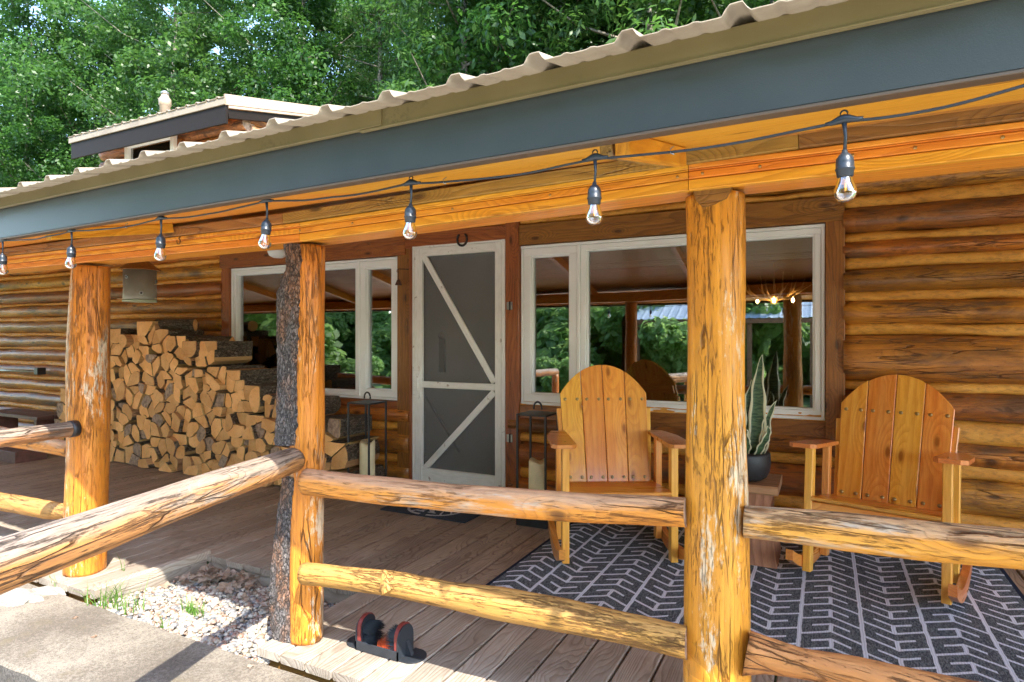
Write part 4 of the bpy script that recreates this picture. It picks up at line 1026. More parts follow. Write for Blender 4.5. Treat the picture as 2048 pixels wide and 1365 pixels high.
# ============================================================ ROCKING CHAIRS
def make_chair():
    t = thing('rocking_chair', 'x', 'rocking chair')
    W = .64; LW, LD = .042, .062           # leg section: x, y
    fx = W / 2
    def yz(y, z, s): return Vector((s * fx, y, z))
    for s in (-1, 1):
        box('leg', s * fx - LW / 2, s * fx + LW / 2, 0, LD, .018, .70, M['chair_leg'], t, 'z', ch=.004)
        box('leg', s * fx - LW / 2 + .001, s * fx + LW / 2 - .001, .35, .41, .045, .70, M['chair_leg'], t, 'z', ch=.004)
        # rocker: curved plank outside the legs
        pts, L = [], 16
        for q in range(L + 1):
            y = -.17 + .88 * q / L; zc = .0 + .155 * ((y - .20) / .42) ** 2 * .75
            pts.append((y, zc))
        up = [(y, z + .075 - .02 * abs((i / L) - .5) * 2) for i, (y, z) in enumerate(pts)]
        poly = pts + up[::-1]
        mw = Matrix.Translation((s * (fx + LW / 2 + .020) - .017 * 1, 0, .012)) @ Matrix(((0, 0, 1, 0), (1, 0, 0, 0), (0, 1, 0, 0), (0, 0, 0, 1)))
        prism('rocker', poly, .036, M['chair_edge'], t, mw)
        # arm rest with rounded front corners
        ap = [(-.055, -.05), (-.03, -.09), (.06, -.09), (.09, -.05), (.09, .26), (.065, .38), (.045, .46), (-.045, .46), (-.05, .3)]
        a = prism('armrest', [(s * x + s * fx, y) for x, y in ap][::s], .022, M['chair_edge'], t, Matrix.Translation((0, 0, .702)))
        lathe('screw_head', [(.001, .0), (.008, .001), (.006, .003), (.001, .0035)], M['brass'], a, (s * fx, .03, .7242), 8)
        box('side_rail', s * (fx - LW / 2 - .013) - .012, s * (fx - LW / 2 - .013) + .012, .03, .52, .315, .405, M['chair_leg'], t, 'y')
    box('front_apron', -fx + LW / 2, fx - LW / 2, .004, .026, .32, .405, M['chair'], t)
    for k, (y, z) in enumerate([(-.012, .422), (.083, .415), (.178, .406), (.273, .398), (.368, .392)]):
        box('seat_slat', -fx + (.0 if k else -.0) + .022, fx - .022, y, y + .09, z - .010, z + .010, M['chair_edge'], t, ch=.006)
    # back boards: tilted plane, 4 boards with arched top
    th = R(17); B0 = Vector((0, .40, .385)); ux = Vector((1, 0, 0)); uy = Vector((0, math.sin(th), math.cos(th))); uz = ux.cross(uy)
    H = .80; wb, wt = .545, .605
    def topz(f): return H - .20 * (abs(f * 2 - 1)) ** 2.1 if abs(f * 2 - 1) < .93 else H - .20 * (abs(f * 2 - 1)) ** 2.1
    mwb = Matrix((( uy.x, ux.x, -uz.x, B0.x), (uy.y, ux.y, -uz.y, B0.y), (uy.z, ux.z, -uz.z, B0.z), (0, 0, 0, 1)))
    for b in range(4):
        f0, f1 = b / 4, (b + 1) / 4; g = .0022
        x0b, x1b = (-.5 + f0) * wb + g, (-.5 + f1) * wb - g; x0t, x1t = (-.5 + f0) * wt + g, (-.5 + f1) * wt - g
        poly = [(0, x0b), (0, x1b)]
        tops = []
        for q in range(9):
            f = f0 + (f1 - f0) * q / 8; hh = topz(f); k = hh / H
            xb_ = (-.5 + f) * (wb + (wt - wb) * k) + (g if q == 0 else -g if q == 8 else 0); tops.append((hh, xb_))
        poly += tops[::-1]
        c = len(poly); d = .021; ch_ = .003
        cen = (sum(p[0] for p in poly) / c, sum(p[1] for p in poly) / c)
        inn = []
        for i in range(c):
            p = Vector(poly[i]); q = (Vector(cen) - p); inn.append((p.x + ch_ * (1 if q.x > 0 else -1), p.y + ch_ * (1 if q.y > 0 else -1)))
        # front face is local -z side (toward the sitter)
        vs_ = [(x, y, 0) for x, y in inn] + [(x, y, ch_) for x, y in poly] + [(x, y, d) for x, y in poly]
        fs_ = [tuple(range(c)), tuple(reversed(range(2 * c, 3 * c)))]
        for lv in (0, 1): fs_ += [(lv * c + k, (lv + 1) * c + k, (lv + 1) * c + (k + 1) % c, lv * c + (k + 1) % c) for k in range(c)]
        bb = obj('back_board', mesh('back_board', vs_, fs_, M['chair']), t, mwb)
        for zrow in (.045, .56):
            k = zrow / H; ww = wb + (wt - wb) * k
            for off_ in (.22, .78):
                f = f0 + (f1 - f0) * off_; P = mwb @ Vector((zrow, (-.5 + f) * ww, -.001))
                lathe('screw_button', [(.011, 0), (.0095, .004), (.005, .006), (.001, .0065)], M['brass'], bb, P, 10, rot=Matrix((( ux.x, uy.x, uz.x, 0), (ux.y, uy.y, uz.y, 0), (ux.z, uy.z, uz.z, 0), (0, 0, 0, 1))))
    for zrow in (.05, .56):
        k = zrow / H; P = B0 + uy * zrow + (-uz) * .034; hw = (wb + (wt - wb) * k) / 2 - .01
        board('back_batten', P - ux * hw, P + ux * hw, .07, .022, M['chair_leg'], t, up=-uz)
    for s in (-1, 1):
        a = B0 + ux * s * (wb / 2 - .0) + (-uz) * .035 ; b_ = B0 + uy * .50 + ux * s * (wt / 2 - .0) + (-uz) * .035
        board('back_upright', a, b_, .03, .045, M['chair_leg'], t, up=-uz)
    return t
c1 = make_chair()
def place(c, A, B, label, tilt=0.):
    A, B = Vector(A), Vector(B); mid = (A + B) / 2; a = math.atan2(B.y - A.y, B.x - A.x)
    c.matrix_basis = Matrix.Translation((mid.x, mid.y, .012 + abs(tilt) * .23)) @ Matrix.Rotation(a, 4, 'Z') @ Matrix.Rotation(-tilt, 4, 'X'); tag(c, label, 'rocking chair', 'varnished pine rocking chairs on the porch')
c2 = copy_tree(c1)
place(c1, (-1.363, 3.335), (-.775, 3.655), 'varnished pine rocking chair beside the screen door and lantern')
place(c2, (-.108, 3.79), (.530, 3.63), 'varnished pine rocking chair at the right against the bare log wall', R(5))

# ============================================================ BLOCK TABLE, SNAKE PLANT
tx0, tx1, ty0, ty1 = -.66, -.27, 3.88, 4.22
tb = thing('block_table', 'solid cedar block side table under the snake plant', 'side table', ((tx0 + tx1) / 2, (ty0 + ty1) / 2, .012))
cxs, cys = (tx0 + tx1) / 2, (ty0 + ty1) / 2
V = []; levels = [(.012, 1.10), (.12, 1.02), (.25, .90), (.36, .90), (.43, .98)]
for z, s in levels:
    for (a, b) in ((-1, -1), (1, -1), (1, 1), (-1, 1)): V.append((z, a * (tx1 - tx0) / 2 * s, b * (ty1 - ty0) / 2 * s))
fs = [(3, 2, 1, 0), (16, 17, 18, 19)] + [(i * 4 + k, i * 4 + (k + 1) % 4, (i + 1) * 4 + (k + 1) % 4, (i + 1) * 4 + k) for i in range(4) for k in range(4)]
mwt = Matrix(((0, 1, 0, cxs), (0, 0, 1, cys), (1, 0, 0, 0), (0, 0, 0, 1)))
obj('base', mesh('base', V, fs, M['stump']), tb, mwt)
box('table_top', tx0 - .03, tx1 + .025, ty0 - .03, ty1 + .02, .432, .485, M['stump'], tb, ch=.012)
pp = Vector((-.435, 4.0, .486))
pl_ = thing('potted_snake_plant', 'snake plant with cream edged upright leaves in a matte black pot', 'potted plant', pp)
lathe('pot', [(.02, 0), (.085, .002), (.118, .022), (.136, .06), (.142, .11), (.140, .155), (.134, .172), (.126, .172), (.124, .150), (.001, .148)], M['pot'], pl_, pp, 40)
lathe('soil', [(.123, .140), (.123, .156), (.06, .162), (.001, .160)], M['soil'], pl_, pp, 24)
def snake_mat():
    t = NT('snake_plant_leaf'); at = t.n('Attribute', attribute_name='ed')
    n = t.noise(t.vm('MULTIPLY', t.tc.outputs['Object'], (1, 1, 5.)), 14, 4, .6, 1.)
    c = t.mix(t.ramp(n, [(.42, 0.), (.58, 1.)]), (.022, .065, .028), (.085, .155, .065))
    c = t.mix(t.ramp(at.outputs['Fac'], [(.66, 0.), (.74, 1.)]), c, (.72, .70, .48))
    return t.bsdf(c, .35, None, 0., .5)
M['snake'] = snake_mat()
def blade(px, py, by, bw, tw, depth, seed):
    """tip pixel, base offset"""
    Yt = pp.y + depth; tip = onY(px, py, Yt); base = Vector((pp.x + by, pp.y + depth * .6, pp.z + .15)); H_ = (tip - base).length
    N, K = 22, 7; V, E, Fc = [], [], []
    fw = rnd.uniform(-.35, .35)
    for i in range(N + 1):
        t_ = i / N; c = base.lerp(tip, t_); sway = .018 * math.sin(t_ * 5 + seed) * t_
        c = c + Vector((sway, 0, 0)); w_ = (bw * (1 - t_) ** .0 * (math.sin(math.pi * min(1, .28 + t_ * .72)) ** .8)) * 1.25
        for k in range(K):
            f = -1 + 2 * k / (K - 1); wav = .004 * math.sin(t_ * 22 + seed * 2 + k) * abs(f)
            V.append((c.x + f * w_ * math.cos(fw) + wav, c.y + f * w_ * math.sin(fw) + (f * f) * w_ * -.35, c.z)); E.append(abs(f) if abs(f) > .1 else 0.)
    for i in range(N):
        for k in range(K - 1): Fc.append((i * K + k, i * K + k + 1, (i + 1) * K + k + 1, (i + 1) * K + k))
    V = [tuple(Vector(v) - base) for v in V]
    me = mesh('leaf', V, Fc, M['snake'], None, True); a = me.attributes.new('ed', 'FLOAT', 'POINT'); a.data.foreach_set('value', E)
    o = obj('leaf', me, pl_, Matrix.Translation(base))
    md = o.modifiers.new('thick', 'SOLIDIFY'); md.thickness = .003
    return o
for args in [(1527, 710, .045, .040, 1., .0, 1.), (1549, 800, .085, .022, 1., -.02, 2.), (1497, 760, -.01, .028, 1., .03, 3.), (1511, 812, .025, .026, 1., .05, 4.2), (1540, 850, .07, .018, 1., -.06, 5.), (1484, 740, -.06, .034, 1., -.02, 6.), (1498, 860, .0, .018, 1., -.07, 7.), (1462, 780, -.09, .028, 1., .02, 8.)]: blade(*args)

# ============================================================ LANTERNS
def lantern(near, label):
    Wd, Hh = .235, .80; x0, y0 = near.x - Wd, near.y; x1, y1 = near.x, near.y + Wd
    t = thing('lantern', label, 'lantern', ((x0 + x1) / 2, (y0 + y1) / 2, 0), group='tall black lanterns flanking the door')
    box('base', x0, x1, y0, y1, .001, .10, M['black_metal'], t)
    for x in (x0 + .007, x1 - .007):
        for y in (y0 + .007, y1 - .007): box('corner_bar', x - .007, x + .007, y - .007, y + .007, .10, Hh - .012, M['black_metal'], t, 'z', ch=.001)
    box('top_plate', x0, x1, y0, y1, Hh - .012, Hh, M['black_metal'], t)
    cx_, cy_ = (x0 + x1) / 2, (y0 + y1) / 2
    wire('handle', [Vector((cx_ + .032 * math.cos(a), cy_, Hh + .035 + .045 * math.sin(a))) for a in np.linspace(-.2, math.pi + .2, 13)], .007, M['black_metal'], t, 8)
    c = thing('pillar_candle', 'ivory pillar candle inside the lantern ' + label.split('standing ')[1], 'candle', (cx_, cy_, .10), group='ivory pillar candles in the lanterns')
    N = 28; vs = []; hz = [0, .02, .2, .34]
    for j, z in enumerate(hz + [.36]):
        for k in range(N):
            a = 2 * math.pi * k / N; r = .066; zz = z + (.012 * math.sin(a * 2 + .7) + .008 * math.sin(a * 3) if j >= 3 else 0)
            if j == 4: r = .058; 
            vs.append((r * math.cos(a), r * math.sin(a), zz))
    o_ = len(vs)
    for k in range(N): a = 2 * math.pi * k / N; vs.append((.05 * math.cos(a), .05 * math.sin(a), .325))
    fs = [(j * N + k, j * N + (k + 1) % N, (j + 1) * N + (k + 1) % N, (j + 1) * N + k) for j in range(5) for k in range(N)] + [tuple(reversed(range(N))), tuple(range(o_, o_ + N))]
    obj('wax', mesh('wax', vs, fs, M['candle'], None, True), c, Matrix.Translation((cx_, cy_, .101)))
    wire('wick', [(cx_, cy_, .42), (cx_ + .002, cy_, .445)], .0018, M['black_rubber'], c)
lantern(onZ(1092, 1060), 'black metal lantern standing between the door and the rocking chair')
lantern(onZ(738, 1001), 'black metal lantern standing between the firewood and the door')

# ============================================================ BOOT BRUSH
bA, bB = onZ(712, 1300), onZ(800, 1322)
bx0, bx1, by0, by1 = bA.x, bB.x, bA.y - .004, bA.y + .108
bt = thing('boot_brush', 'black boot scraper with red backed bristle brushes on the sunlit deck edge', 'boot brush', ((bx0 + bx1) / 2, by0, .001))
box('front_plate', bx0, bx1, by0, by0 + .006, .004, .042, M['black_rubber'], bt)
box('base_plate', bx0, bx1, by0 + .006, by1, .002, .007, M['black_rubber'], bt)
def halfround(w_, h_, n_=12): return [(-w_ / 2, 0), (w_ / 2, 0)] + [(w_ / 2 * math.cos(a) if a > 0 else w_ / 2, h_ - w_ / 2 + w_ / 2 * math.sin(a)) for a in np.linspace(0, math.pi, n_)]
MY = Matrix(((0, 0, 1, 0), (1, 0, 0, 0), (0, 1, 0, 0), (0, 0, 0, 1)))   # poly (y,z) extruded along x
for s, x in ((1, bx0), (-1, bx1)):
    yc = (by0 + by1) / 2; ln = .012 * s
    prism('side_panel', halfround(by1 - by0, .130), .005, M['black_rubber'], bt, Matrix.Translation((x - (0 if s > 0 else .005), yc, .004)) @ MY)
    prism('brush_back', halfround(by1 - by0 - .010, .133), .016, M['red'], bt, Matrix.Translation((x + .006 * s - (0 if s > 0 else .016), yc, .008)) @ MY)
    # flange foot
    fl = [(0, -.06), (0, .06)] + [(-s * (.03 + .058 * math.sin(a)), .06 * math.cos(a)) for a in np.linspace(.2, math.pi - .2, 9)]
    prism('foot_flange', fl[::-s] if s > 0 else fl, .005, M['black_rubber'], bt, Matrix.Translation((x, yc + .01, .002)))
    bs = prism('brace', [(0, 0), (-s * .03, 0), (-s * .004, .06), (0, .06)][::s], .02, M['black_rubber'], bt, Matrix.Translation((x, yc + .02, .005)) @ Matrix.Rotation(R(90), 4, 'X'))
    prism('bristle_pad', halfround(by1 - by0 - .020, .127), .004, M['bristle'], bt, Matrix.Translation((x + .0225 * s - (0 if s > 0 else .004), yc, .010)) @ MY)
    V, Fc = [], []
    for q in range(900):
        a = rnd.uniform(0, math.pi); rr = math.sqrt(rnd.random()) * (by1 - by0 - .03) / 2
        y = yc + rr * math.cos(a); z = .02 + rnd.random() * .04 if rnd.random() < .35 else .072 + rr * math.sin(a) * .95
        X = x + .026 * s; L = .062 if s > 0 else .05; dv = Vector((s * L, rnd.uniform(-.012, .012), rnd.uniform(-.006, .012)))
        o_ = len(V); b0 = Vector((X, y, z)); w_ = .0016
        V += [b0 + Vector((0, w_, 0)), b0 + Vector((0, -w_, 0)), b0 + Vector((0, 0, w_ * 1.5)), b0 + dv]
        Fc += [(o_, o_ + 1, o_ + 3), (o_ + 1, o_ + 2, o_ + 3), (o_ + 2, o_, o_ + 3)]
    o = obj('bristles', mesh('bristles', V, Fc, M['bristle']), bt); o['kind'] = 'stuff'
V, Fc = [], []
for q in range(260):
    b0 = Vector((rnd.uniform(bx0 + .1, bx1 - .05), rnd.uniform(by0 + .02, by0 + .085), .007)); dv = Vector((rnd.uniform(-.006, .006), rnd.uniform(-.006, .006), .05)); w_ = .002
    o_ = len(V); V += [b0 + Vector((0, w_, 0)), b0 + Vector((w_, -w_, 0)), b0 + Vector((-w_, -w_, 0)), b0 + dv]; Fc += [(o_, o_ + 1, o_ + 3), (o_ + 1, o_ + 2, o_ + 3), (o_ + 2, o_, o_ + 3)]
o = obj('bottom_brush', mesh('bottom_brush', V, Fc, M['orange_coir']), bt); o['kind'] = 'stuff'

# ============================================================ SMALL FITTINGS
fc = onY(280, 560, 2.6)
fd = thing('bird_feeder', 'grey tin can bird feeder with brown cone roof hanging left of the firewood', 'bird feeder', fc)
rF = .100; zb_, zt_ = onY(280, 601, 2.6).z, onY(280, 540, 2.6).z
lathe('can', [(rF * .98, zb_ - fc.z), (rF * 1.02, zb_ - fc.z + .004), (rF, zb_ - fc.z + .03), (rF, zt_ - fc.z)], M['tin'], fd, fc, 36)
lathe('tray', [(rF * 1.05, zb_ - fc.z - .012), (rF * 1.05, zb_ - fc.z + .001), (rF * .9, zb_ - fc.z + .0)], plain('pale_green_tray', (.34, .38, .25), .5), fd, fc, 36)
lathe('cone_roof', [(rF * 1.25, zt_ - fc.z - .004), (rF * 1.24, zt_ - fc.z + .0), (.012, zt_ - fc.z + .095), (.001, zt_ - fc.z + .1)], M['trim'], fd, fc, 20, smooth=False)
wire('hanger', [Vector((fc.x, fc.y, zt_ + .09)), Vector((fc.x, fc.y, 2.09))], .002, M['dark_iron'], fd)
for px, py, ax in ((258, 558, 0), (282, 588, 0), (307, 561, 0)):
    f = (px - 280) * mpp(280, 2.6) / rF; f = max(-.92, min(.92, f)); view = (Vector((0, 0, fc.z)) - fc).normalized(); side = Vector((-view.y, view.x, 0))
    nrm = (side * (-f) * -1 if False else side * (f * (1 if side.x > 0 else -1)) + view * math.sqrt(1 - f * f)); nrm.z = 0; nrm.normalize()
    P = Vector((fc.x, fc.y, onY(px, py, 2.6).z)) + nrm * (rF + .001)
    q = nrm.to_track_quat('Z', 'Y').to_matrix().to_4x4()
    pt = lathe('feeding_port', [(.013, 0), (.013, .006), (.008, .006), (.007, .002)], M['steel'], fd, P, 14, rot=q)
    lathe('port_hole', [(.0072, .0), (.0072, .0045), (.001, .0046)], M['black_rubber'], pt, P, 10, rot=q)
for z in (onY(280, 569, 2.6).z, onY(280, 598, 2.6).z):
    d = Vector((C27, S27, 0)); wire('perch', [Vector((fc.x, fc.y, z)) - d * .155, Vector((fc.x, fc.y, z)) + d * .155], .0025, M['antler'], fd)
hs = onY(924, 480, WP - .085)
o = wire('horseshoe', [hs + Vector((.048 * math.sin(a) * (1 if abs(a) < 2.2 else .9), 0, -.055 * math.cos(a) + .004)) for a in np.linspace(-2.45, 2.45, 19)], [.007] + [.010] * 17 + [.007], M['dark_iron'])
tag(o, 'rusty iron horseshoe nailed open end up above the screen door', 'horseshoe')
bp = onY(797, 545, WP - .14)
bl = thing('door_bell', 'small rusty iron bell on a hooked bracket left of the screen door', 'bell', bp)
wire('bracket', [bp + Vector((.06, .07, .03)), bp + Vector((.0, 0, .03)), bp + Vector((-.018, 0, .02)), bp + Vector((-.018, 0, .005)), bp + Vector((-.005, 0, 0))], .0035, M['dark_iron'], bl)
wire('chain', [bp + Vector((0, 0, .03)), bp + Vector((0, 0, -.07))], .0025, M['dark_iron'], bl)
lathe('bell_body', [(.032, -.115), (.028, -.105), (.02, -.085), (.014, -.07), (.004, -.062)], M['iron'], bl, bp, 16)
lp_ = onY(556, 505, 4.46)
pl2 = thing('wall_light', 'white dome wall light partly hidden behind the bark clad post', 'wall light', lp_)
lathe('dome', [(.001, -.06), (.05, -.055), (.085, -.035), (.10, 0), (.10, .02)], M['white'], pl2, lp_, 24)
box('bracket', lp_.x - .04, lp_.x + .04, 4.44, 4.53, lp_.z + .02, lp_.z + .05, M['white'], pl2)
ra = onY(-40, 740, 4.40); rb = onY(74, 743, 4.40)
rd = thing('wall_bar', 'grey metal bar with dark end bracket fixed on the left log wall', 'metal bar', ra)
tube('bar', [ra, rb], [.014, .014], M['steel'], rd, m=12, step=1)
box('end_bracket', rb.x - .03, rb.x + .05, 4.38, 4.48, rb.z - .045, rb.z + .045, M['black_metal'], rd)
b0 = onY(74, 838, 3.9)
bn = thing('wooden_bench', 'low dark brown bench against the left log wall', 'bench', (b0.x - .5, 4.1, 0))
box('seat', b0.x - 1.3, b0.x, 3.9, 4.08, b0.z - .02, b0.z + .02, M['redwood_dark'], bn); box('seat', b0.x - 1.3, b0.x, 4.09, 4.27, b0.z - .02, b0.z + .02, M['redwood_dark'], bn)
for x in (b0.x - .15, b0.x - 1.15): box('leg', x - .03, x + .03, 3.95, 4.22, .001, b0.z - .021, M['redwood_dark'], bn, 'z')
bx = onY(52, 902, 3.55); 
o = box('wood_block', bx.x - .5, bx.x, 3.45, 3.75, .001, .12, M['redwood_dark']); tag(o, 'dark red brown block on the deck beneath the left rail', 'block')

# ============================================================ FIREWOOD
YF = 3.97
prof_px = [(92, 905), (110, 860), (132, 790), (150, 735), (185, 690), (215, 665), (240, 655), (268, 652), (300, 650), (345, 655), (372, 668), (418, 690), (440, 712), (470, 762), (500, 775), (545, 800), (590, 810), (640, 830), (668, 872), (684, 935)]
PX = [onY(a, b, YF) for a, b in prof_px]; pX = [p.x for p in PX]; pZ = [p.z for p in PX]
def htop(x): return float(np.interp(x, pX, pZ, left=0, right=0))
x0, x1 = pX[0] - .05, pX[-1] + .06
pts = []
r3 = random.Random(5); tries = 0
while tries < 40000:
    tries += 1; x = r3.uniform(x0, x1); z = r3.uniform(.06, 1.6)
    if z > htop(x) - .05: continue
    if all((x - a) ** 2 + ((z - b) * 1.08) ** 2 > .205 ** 2 for a, b in pts): pts.append((x, z))
def clip(poly, a, b, c):   # keep ax+bz<=c
    out = []
    for i in range(len(poly)):
        p, q = poly[i], poly[(i + 1) % len(poly)]; dp, dq = a * p[0] + b * p[1] - c, a * q[0] + b * q[1] - c
        if dp <= 0: out.append(p)
        if dp * dq < 0: t = dp / (dp - dq); out.append((p[0] + (q[0] - p[0]) * t, p[1] + (q[1] - p[1]) * t))
    return out
def area(p): return .5 * sum(p[i][0] * p[(i + 1) % len(p)][1] - p[(i + 1) % len(p)][0] * p[i][1] for i in range(len(p)))
cells = []
for (x, z) in pts:
    pl = [(x - .14, max(.004, z - .14)), (x + .14, max(.004, z - .14)), (x + .14, z + .11), (x - .14, z + .11)]
    for (a, b) in pts:
        if (a, b) == (x, z) or abs(a - x) > .4 or abs(b - z) > .4: continue
        nx_, nz_ = a - x, b - z; c = nx_ * (a + x) / 2 + nz_ * (b + z) / 2; pl = clip(pl, nx_, nz_, c)
        if len(pl) < 3: break
    if len(pl) < 3: continue
    A_ = abs(area(pl)); cx_ = sum(p[0] for p in pl) / len(pl) + r3.uniform(-.02, .02); cz_ = sum(p[1] for p in pl) / len(pl) + r3.uniform(-.02, .02)
    nw = 1 if A_ < .010 else 2 if A_ < .020 else r3.choice((2, 3, 3)) if A_ < .03 else r3.choice((3, 3, 4))
    if nw == 1: cells.append(pl)
    elif nw == 2:
        an = r3.uniform(0, 3.14); na, nb = math.cos(an), math.sin(an); cc = na * cx_ + nb * cz_; cells += [clip(pl, na, nb, cc), clip(pl, -na, -nb, -cc)]
    else:
        an = r3.uniform(0, 6.28); cut_ = [an + 2 * math.pi * q / nw + r3.uniform(-.25, .25) for q in range(nw)]
        for q in range(nw):
            a0, a1 = cut_[q], cut_[(q + 1) % nw]      # wedge between rays a0 and a1
            n0 = (math.sin(a0), -math.cos(a0)); n1 = (-math.sin(a1), math.cos(a1))
            w1 = clip(pl, n0[0], n0[1], n0[0] * cx_ + n0[1] * cz_); w1 = clip(w1, n1[0], n1[1], n1[0] * cx_ + n1[1] * cz_) if len(w1) > 2 else w1
            cells.append(w1)
cells = [c for c in cells if len(c) >= 3 and abs(area(c)) > .0022]
def fire(poly, seed):
    r_ = random.Random(seed); 
    if area(poly) < 0: poly = poly[::-1]
    cx_ = sum(p[0] for p in poly) / len(poly); cz_ = sum(p[1] for p in poly) / len(poly)
    # merge tiny edges, bulge the long ones a little
    P2 = []
    for i, p in enumerate(poly):
        q = poly[(i + 1) % len(poly)]; L = math.hypot(q[0] - p[0], q[1] - p[1])
        if L < .018 and len(poly) - 1 > 3 and P2: continue
        P2.append(p)
        if L > .05:
            b = r_.choice((.0, .06, .30, -.04)) * L; nx_, nz_ = (q[1] - p[1]) / L, -(q[0] - p[0]) / L
            for f in (.33, .67): P2.append((p[0] + (q[0] - p[0]) * f + nx_ * b * .5, p[1] + (q[1] - p[1]) * f + nz_ * b * .5))
    s0 = r_.uniform(.90, .965); n_ = len(P2); yj = r_.gauss(0, .022); L = r_.uniform(.40, .46)
    rings = [(0, s0 * .97), (.006, s0), (L * .5, s0 * 1.0), (L, s0 * r_.uniform(.9, 1.0))]; vs = []
    for (yy_, s) in rings:
        for (a, b) in P2: vs.append((yy_ + (r_.uniform(-.004, .004) if yy_ < .01 else 0), -(a - cx_) * s, (b - cz_) * s))
    fs, mi = [], []
    old = r_.random() < .10
    barkside = r_.randrange(n_) ; nb_ = n_ // 2 + 1
    fs.append(tuple(range(n_))); mi.append(3 if old else 0)
    for j in range(3):
        for k in range(n_):
            fs.append((j * n_ + k, (j + 1) * n_ + k, (j + 1) * n_ + (k + 1) % n_, j * n_ + (k + 1) % n_)); mi.append(2 if (k - barkside) % n_ < nb_ and j > 0 else 1)
    fs.append(tuple(3 * n_ + k for k in reversed(range(n_)))); mi.append(0)
    me = mesh('firewood_log', vs, fs, [M['end'], M['split'], M['bark_fire'], M['end_old']], mi)
    mw = Matrix(((0, -1, 0, cx_), (1, 0, 0, YF + yj - .0), (0, 0, 1, cz_ + .003), (0, 0, 0, 1))) @ Matrix.Rotation(r_.uniform(-.03, .03), 4, 'Z')
    o = obj('firewood_log', me, None, mw); top = htop(cx_); rowt = 'in the bottom row' if cz_ < .14 else 'in the topmost row' if cz_ > top - .17 else 'low down' if cz_ < .42 else 'halfway up' if cz_ < .75 else 'high up' if cz_ < 1.05 else 'just under the top'
    ppx = CX + F * ((cx_ * C27 + YF * S27) / (-cx_ * S27 + YF * C27))
    colt = next(t for l, t in [(150, 'left of the left post'), (215, 'behind the left post'), (265, 'just right of the left post'), (320, 'below the bird feeder'), (375, 'under the third bulb'), (430, 'at the step down'), (490, 'left of the window edge'), (560, 'beside the bark post'), (650, 'behind the bark post'), (9999, 'beside the lantern')] if ppx < l)
    shp = 'wedge' if len(poly) == 3 else 'squarish' if len(poly) == 4 else 'blocky'
    szt = 'small' if abs(area(poly)) < .0075 else 'medium' if abs(area(poly)) < .0125 else 'large'
    tag(o, '%s %s firewood log, %s end, %s, %s' % (szt, shp, 'aged grey' if old else 'pale', rowt, colt), 'firewood', 'split firewood stacked against the log wall')
    return o
for i, c in enumerate(cells): fire(c, i)
# loose pieces lying across the top step of the stack
for ((a, b), _z, lb, r_) in [((402, 690), .10, 'thick bark covered firewood log lying on top of the stack beside the window', .085), ((330, 650), .05, 'dark bark log on the very top of the firewood stack', .06), ((505, 782), .05, 'long firewood split lying on the lower step of the stack', .05)]:
    p = onY(a, b, 4.05); p.z = max(p.z, 0) if False else p.z
    o = tube('firewood_log', [p + Vector((-.14, 0, 0)), p + Vector((.20, .20, .0))], [r_, r_ * .95], M['bark_fire'], None, m=14, step=.03, amp=.2, amp2=.1, cap=M['end'], seed=a)
    tag(o, lb, 'firewood', 'bark covered logs on the firewood stack')
print('firewood', len(cells))

# ============================================================ UPPER STOREY (seen over the porch roof)
UY = 5.2
ul, ur = onY(140, 272, UY), onY(452, 197, UY); zE = (ul.z + ur.z) / 2
up = thing('upper_storey', 'upper cabin storey with corrugated roof and log gable above the porch roof', 'building', (ur.x, UY, 2.8))
xL, xR = ul.x, ur.x
vs, fs = [], []; xs = np.arange(xL, xR + .01, PR / 16); ysl = [(-.03), 3.5]
for y in ysl:
    for x in xs: vs.append((x - xL, y, .235 * y + prof(x) + .0))
nx = len(xs); fs = [(i, i + 1, nx + i + 1, nx + i) for i in range(nx - 1)]
o_ = len(vs); vs += [(a, b, c - .01) for a, b, c in vs]; fs += [tuple(o_ + q for q in reversed(f)) for f in fs] + [(i, o_ + i, o_ + i + 1, i + 1) for i in range(nx - 1)]
obj('metal_sheet', mesh('metal_sheet', vs, fs, M['roof'], None, True), up, Matrix.Translation((xL, UY, zE)))
box('eave_trim', xL, xR, UY - .02, UY, zE - .10, zE - .012, M['roof'], up)
box('fascia', xL + .03, xR - .002, UY + .001, UY + .03, zE - .33, zE - .09, M['brown_metal'], up)
sl_ = Vector((0, 1, .235)).normalized()
a = Vector((xR + .012, UY - .02, zE - .045)); board('rake_trim', a, a + sl_ * 3.6, .024, .13, M['peach'], up, up=(0, 0, 1))
a = Vector((xR + .004, UY + .03, zE - .12)); board('rake_trim_lower', a, a + sl_ * 3.6, .03, .035, M['peach'], up)
a = Vector((xR - .02, UY + .04, zE - .20)); board('rake_fascia', a, a + sl_ * 3.6, .03, .11, M['brown_metal'], up)
a = Vector(((xL + xR) / 2, UY + .03, zE - .13)); board('soffit', a, a + sl_ * .6, xR - xL - .1, .02, M['ceil'], up)
wy = 5.62
board('wall_backing', (xL + .2, wy + .08, 3.3), (xR - .12, wy + .08, 3.3), 2.0, .05, M['log_sun'], up, up=(0, 1, 0))
z = 2.75; k = 0
while z < zE:
    tube('log', [(xL + .15, wy, z), (xR - .10, wy, z)], [.10, .10], M['log_sun'], up, m=14, step=.08, amp=.08, amp2=.05, cap=M['end_old'], seed=k * 2.3)
    tube('log', [(xR - .13, wy + .02, z + .1), (xR - .13, wy + 3, z + .1)], [.10, .10], M['log_sun'], up, m=14, step=.1, amp=.08, cap=M['end_old'], seed=k * 3.1)
    z += .20; k += 1
wa, wb_ = onY(258, 300, wy - .12), onY(356, 300, wy - .12)
uw = box('trim', wa.x - .09, wb_.x + .08, wy - .13, wy + .06, 3.0, zE - .25, M['trim'], up, 'z')
zt2 = onY(300, 276, wy - .15).z
